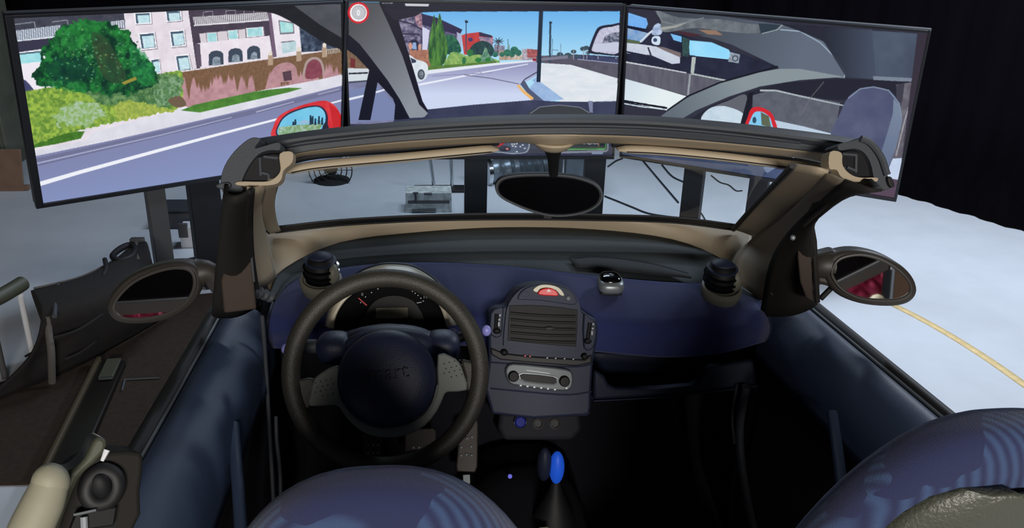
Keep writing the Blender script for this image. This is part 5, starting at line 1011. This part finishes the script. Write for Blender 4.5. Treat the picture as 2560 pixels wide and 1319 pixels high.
# bench draped with black cloth, with straps, handle loop and piping
bt = thing('covered_bench', 'low bench draped in black cloth with straps and pale piping', 'bench', P(230, 760, z=0))
e0 = [(86, 728), (130, 718), (205, 698), (290, 655), (335, 616), (352, 610), (366, 626)]
e1 = [(100, 786), (145, 772), (230, 745), (310, 705), (345, 680), (368, 672), (382, 680)]
e2 = [(70, 885), (130, 866), (230, 838), (310, 800), (360, 770), (388, 756), (406, 750)]
e3 = [(-60, 1020), (60, 968), (180, 918), (290, 862), (360, 822), (398, 800), (424, 786)]
E0 = [P(x, y, z=.30) for x, y in e0]; E1 = [P(x, y, z=.31) for x, y in e1]; E2 = [P(x, y, z=.17) for x, y in e2]; E3 = [P(x, y, z=.028) for x, y in e3]
def wob(ps, a): return [p+Vector((random.uniform(-a, a), random.uniform(-a, a), random.uniform(-a, a)*.4)) for p in ps]
EB = [Vector((p.x, p.y+.04, .03)) for p in E0]
for i, q in enumerate(E0): pass
bench = surf('bench_cover', [EB, wob(E0, .015), wob(E1, .012), wob(E2, .03), E3], 'cloth_black', bt, k=6, kv=6, solid=.01)
tube('cover_piping', [p+Vector((0, 0, .012)) for p in E0[:-1]], .006, 'strap_grey', bt, k=5, n=8); tube('cover_piping', [P(x, y, z=.27) for x, y in ((165, 712), (200, 700), (260, 678))], .004, 'strap_grey', bt, k=4, n=6)
tube('cover_fold', [P(x, y, z=.22)+Vector((0, -.015, .02)) for x, y in ((140, 852), (200, 832), (262, 792))], .006, 'cloth_black', bt, k=4, n=6); tube('cover_fold', [P(x, y, z=.10)+Vector((0, -.02, .03)) for x, y in ((170, 910), (210, 890), (248, 862))], .005, 'cloth_black', bt, k=4, n=6); tube('cover_fold', [P(x, y, z=.10)+Vector((0, -.03, .03)) for x, y in ((75, 898), (100, 884), (118, 868))], .005, 'cloth_black', bt, k=4, n=6)
tube('handle_loop', [P(x, y, z=.325) for x, y in ((282, 640), (300, 622), (325, 612), (338, 622), (330, 640), (300, 652))], .014, 'rubber_dark', bt, k=5, closed=True, n=10)
tube('strap', [P(x, y, z=zz) for x, y, zz in ((118, 790, .30), (122, 830, .24), (128, 880, .17), (130, 955, .03))], .014, 'strap_grey', bt, k=4, n=10)
box('strap_buckle', P(343, 600, z=.33), (.06, .03, .02), 'stand_grey', bt); tube('strap', [P(x, y, z=.325) for x, y in ((338, 596), (342, 620), (346, 650))], .008, 'strap_grey', bt, n=8, k=3); tube('strap', [P(x, y, z=.32) for x, y in ((146, 712), (140, 745), (136, 790))], .009, 'rubber', bt, n=8, k=3); tube('strap', [P(x, y, z=.33) for x, y in ((262, 648), (266, 672), (258, 690))], .010, 'rubber_dark', bt, n=8, k=3)
# olive tube leaning from the bench
ot = thing('tube', 'olive padded tube sticking out from the black covered bench', 'tube', P(0, 742, z=0)); tube('tube_sleeve', [P(x, y, z=.34) for x, y in ((-50, 764), (0, 741), (40, 718), (56, 708))], .03, 'olive_tube', ot, k=4, n=14); tube('tube_leg', [P(-30, 756, z=.33), Vector((P(-30, 756, z=.33).x, P(-30, 756, z=.33).y, .0))], .012, 'stand_grey', ot, n=10); tube('tube_leg', [P(46, 716, z=.33), Vector((P(46, 716, z=.33).x, P(46, 716, z=.33).y, .0))], .012, 'white_mark', ot, n=10)
# small white and grey boxes between the stand posts
bx = P(455, 645, z=0); wb = thing('white_carton', 'small white carton standing behind the grey stand post', 'box', bx+Vector((.02, .2, 0))); box('carton_body', bx+Vector((.02, .2, .06)), (.12, .1, .12), 'white_mark', wb); box('carton_flap', bx+Vector((-.02, .155, .10)), (.05, .02, .08), 'stand_grey', wb)
gbx = P(430, 628, z=0); gg = thing('grey_case', 'low grey case lying on the floor behind the white carton', 'case', gbx+Vector((0, .45, 0))); box('case_body', gbx+Vector((0, .45, .05)), (.34, .2, .1), 'stand_grey', gg, bevel=.01); box('case_lid', gbx+Vector((0, .45, .108)), (.345, .205, .012), 'rubber', gg, bevel=.004)
# cardboard sheet and cabinet at the far left
cbp = P(10, 478, z=0); cb_ = thing('cardboard_sheet', 'brown cardboard sheet leaning beside the apartment house screen', 'cardboard', cbp)
prism('sheet', [cbp+Vector((-.9, 0, 0)), cbp+Vector((.12, .0, 0)), cbp+Vector((.12, .06, .26)), cbp+Vector((-.9, .06, .26))], (0, .015, 0), 'cardboard', cb_); box('sheet_fold', cbp+Vector((-.3, .02, .02)), (.9, .03, .03), 'cardboard', cb_)
gk_ = P(-40, 440, z=0); kb = thing('cabinet', 'grey green cabinet standing behind the cardboard sheet', 'cabinet', gk_); box('cabinet_body', gk_+Vector((-.19, .35, .75)), (.6, .4, 1.5), 'cabinet_green', kb, bevel=.01); box('cabinet_door', gk_+Vector((-.19, .14, .75)), (.56, .02, 1.42), 'cabinet_green', kb, bevel=.004); tube('door_handle', [gk_+Vector((.05, .12, .7)), gk_+Vector((.05, .12, .85))], .01, 'silver_dull', kb)
# things on the floor ahead of the windscreen
cp = P(1072, 532, z=0); cn = thing('printed_carton', 'pale carton with dark printed marks lying beside the steel drum', 'carton', cp+Vector((0, .06, 0)))
w2 = (P(1130, 532, z=0)-P(1015, 532, z=0)).length; box('carton_body', cp+Vector((0, .08, .065)), (w2, .15, .13), 'carton', cn, bevel=.004); box('carton_tape', cp+Vector((0, .004, .07)), (w2*.9, .004, .02), 'stand_grey', cn, bevel=.0005)
pc = Plane(cp+Vector((0, .003, 0)), (0, -1, 0)); tube('printed_stroke', [pc.p(1038, 480, .003), pc.p(1040, 505, .003)], .006, 'rubber', cn, n=6); tube('printed_stroke', [pc.p(1032, 482, .003), pc.p(1046, 482, .003)], .007, 'rubber', cn, n=6); tube('printed_stroke', [pc.p(1060, 484, .003), pc.p(1080, 484, .003)], .008, 'rubber', cn, n=6); tube('printed_stroke', [pc.p(1030, 527, .003), pc.p(1090, 524, .003)], .007, 'rubber', cn, n=6)
d0, d1 = P(1142, 512, z=.06)+Vector((0, -.62, 0)), P(1290, 512, z=.06)+Vector((0, -.62, 0)); dd = thing('steel_drum', 'shiny steel drum lying on its side behind the mirror', 'drum', ((d0+d1)/2-Vector((0, 0, .06))))
dax = (d1-d0).normalized(); L = (d1-d0).length; lathe('drum_body', d0, dax, [(.02, 0), (.058, 0), (.06, .004), (.06, L-.004), (.058, L), (.02, L)], 'steel', dd, n=36)
for k in (.05, .5, .95): lathe('drum_hoop', d0+dax*L*k, dax, [(.059, -.01), (.063, -.008), (.063, .008), (.059, .01)], 'chrome', dd, n=36)
cs = P(1105, 505, z=0); st = thing('chrome_stand', 'chrome stand with two slender upright tubes behind the printed carton', 'stand', cs+Vector((0, .25, 0)))
for xa, xb in ((1072, 1088), (1126, 1134)):
    pa = P(xb, 500, z=0)+Vector((0, .22, 0)); pb = P(xa, 380, y=pa.y+.02); tube('upright', [pa, pb], .012, 'chrome', st, n=12)
box('stand_foot', cs+Vector((0, .25, .01)), (.36, .12, .02), 'rubber_dark', st)
fp = P(812, 470, z=0); fn = thing('mesh_fan', 'black wire mesh fan standing on the floor under the apartment house screen', 'fan', fp+Vector((0, .1, 0)))
fc = P(826, 425, y=fp.y+.1); 
for rr_ in (.04, .075, .11, .145): tube('guard_ring', [fc+Vector((rr_*math.cos(t/24*2*math.pi), .0, rr_*math.sin(t/24*2*math.pi))) for t in range(24)], .004, 'rubber_dark', fn, n=6, closed=True)
for t in range(12): tube('guard_spoke', [fc, fc+Vector((.145*math.cos(t/6*math.pi), 0, .145*math.sin(t/6*math.pi)))], .0025, 'rubber_dark', fn, n=6)
lathe('fan_motor', fc+Vector((0, .02, 0)), (0, 1, 0), [(.03, 0), (.045, .02), (.045, .09), (.03, .11)], 'rubber_dark', fn, n=20); tube('fan_pole', [Vector((fc.x, fc.y+.06, 0)), Vector((fc.x, fc.y+.06, fc.z))], .016, 'rubber_dark', fn); lathe('fan_base', Vector((fc.x, fc.y+.06, 0)), (0, 0, 1), [(.12, 0), (.12, .012), (.03, .03), (.02, .05)], 'rubber_dark', fn)
CB = [([(1608, 402), (1650, 452), (1696, 506)], 'black cable running from under the road screen to the right screen stand'), ([(1655, 412), (1680, 440), (1712, 456)], 'short black cable curving to the top of the right screen stand'), ([(1512, 490), (1545, 503), (1582, 518), (1625, 534), (1700, 545)], 'long black cable curling across the floor towards the right screen stand'), ([(1778, 438), (1800, 455), (1822, 462), (1840, 476), (1856, 476)], 'thin wavy cable lying between the two right stand posts'), ([(1742, 516), (1758, 540), (1766, 556)], 'short thin cable beside the right stand foot'), ([(1520, 416), (1540, 402), (1556, 396)], 'short cable loop beside the road screen stand')]
for pts, lb in CB: tag(tube('cable', [P(x, y, z=.006) for x, y in pts], .006 if 'thin' not in lb else .004, 'cable', None, k=5, n=8), lb, 'cable', 'cables on the floor ahead of the car')

pc0 = P(1440, 500, z=0); cc_ = thing('computer_case', 'grey computer case with a rounded front standing behind the mirror stem', 'computer', pc0+Vector((0, .15, 0)))
box('case_body', pc0+Vector((0, .25, .24)), (.20, .4, .47), 'stand_grey', cc_, bevel=.02); box('case_front', pc0+Vector((-.01, .04, .22)), (.13, .03, .40), 'steel', cc_, bevel=.014); tube('front_trim', [pc0+Vector((a, .03, z)) for a, z in ((.075, .03), (.08, .34), (.06, .42), (-.02, .44), (-.08, .42), (-.09, .34), (-.09, .03))], .007, 'chrome', cc_, k=4, n=8)
a0, a1 = P(1216, 430, z=.08), P(1362, 418, z=.08); du = thing('foil_duct', 'crumpled silver foil duct lying on the floor under the road screen', 'duct', (a0+a1)/2-Vector((0, 0, .08)))
ax_ = (a1-a0).normalized(); L = (a1-a0).length; prof = [(.078+.012*((i % 2)*1.0)+.01*math.sin(i*1.7), L*i/26) for i in range(27)]; lathe('duct_body', a0, ax_, [(.04, 0)]+prof+[(.04, L)], 'steel', du, n=26); lathe('duct_collar', a0, ax_, [(.09, -.01), (.1, -.008), (.1, .02), (.09, .025)], 'chrome', du, n=26)
# ---------------------------------------------------------------- behind the car, seen in the side mirrors
def quilt(x0, x1, y, zl, zr, label, nx=60, nz=50):
    root = thing('quilted_panel', label, 'panel', ((x0+x1)/2, y, 0)); rows = []
    for j in range(nz+1):
        row = []
        for i in range(nx+1):
            x = x0+(x1-x0)*i/nx; t = j/nz; z = .03+t*((zl+(zr-zl)*i/nx)-.03)
            u, v_ = (x+z)*24, (x-z)*17; h = abs(math.sin(u))**.5*abs(math.sin(v_))**.5
            row.append(Vector((x, y+.09*h, z)))
        rows.append(row)
    v, f = grid(rows); obj('padding', v, f, 'magenta', root, solid=.01)
    for xx, zz in ((x0+.03, zl), (x1-.03, zr)): box('panel_post', (xx, y-.03, zz/2-.0), (.05, .04, zz-.02), 'stand_black', root)
    return root
quilt(.55, 1.33, -2.85, .55, .97, 'magenta quilted panel under the sloping grey handrail')
quilt(-2.2, -.3, -2.85, .79, .79, 'magenta quilted panel under the level grey handrail')
def beam(a, b, h, label):
    t = thing('handrail', label, 'handrail', ((a[0]+b[0])/2, a[1], 0)); a, b = Vector(a), Vector(b)
    prism('beam_board', [a, b, b+Vector((0, 0, h)), a+Vector((0, 0, h))], (0, .05, 0), mat('beam_grey', (104, 92, 84), .7) if 'beam_grey' not in MATS else 'beam_grey', t); prism('beam_cap', [a+Vector((0, -.01, h)), b+Vector((0, -.01, h)), b+Vector((0, -.01, h+.015)), a+Vector((0, -.01, h+.015))], (0, .07, 0), 'stand_grey', t)
    for p in (a, b): box('beam_leg', (p.x, p.y+.02, p.z/2), (.05, .04, p.z), 'stand_black', t)
beam((.5, -2.68, .42), (1.31, -2.68, .93), .075, 'sloping grey handrail on two legs behind the passenger side')
beam((-2.3, -2.68, .765), (-.2, -2.68, .765), .07, 'level grey handrail on two legs behind the driver side')
bp_ = thing('brown_board', 'brown board with a pale edge strip standing behind the passenger side', 'board', (1.75, -2.7, 0)); box('board_face', (1.78, -2.7, .7), (.84, .03, 1.39), 'brown_panel', bp_); box('edge_strip', (1.345, -2.69, .7), (.02, .05, 1.39), 'white_mark', bp_)
lathe('bollard', (1.235, -2.45, 0), (0, 0, 1), [(.10, 0), (.10, .02), (.05, .05), (.045, .60), (.055, .70), (.05, .74), (.03, .765), (.005, .775)], 'cream', None, n=24); tag(bpy.data.objects['bollard'], 'cream rounded bollard standing in front of the magenta panel', 'bollard')
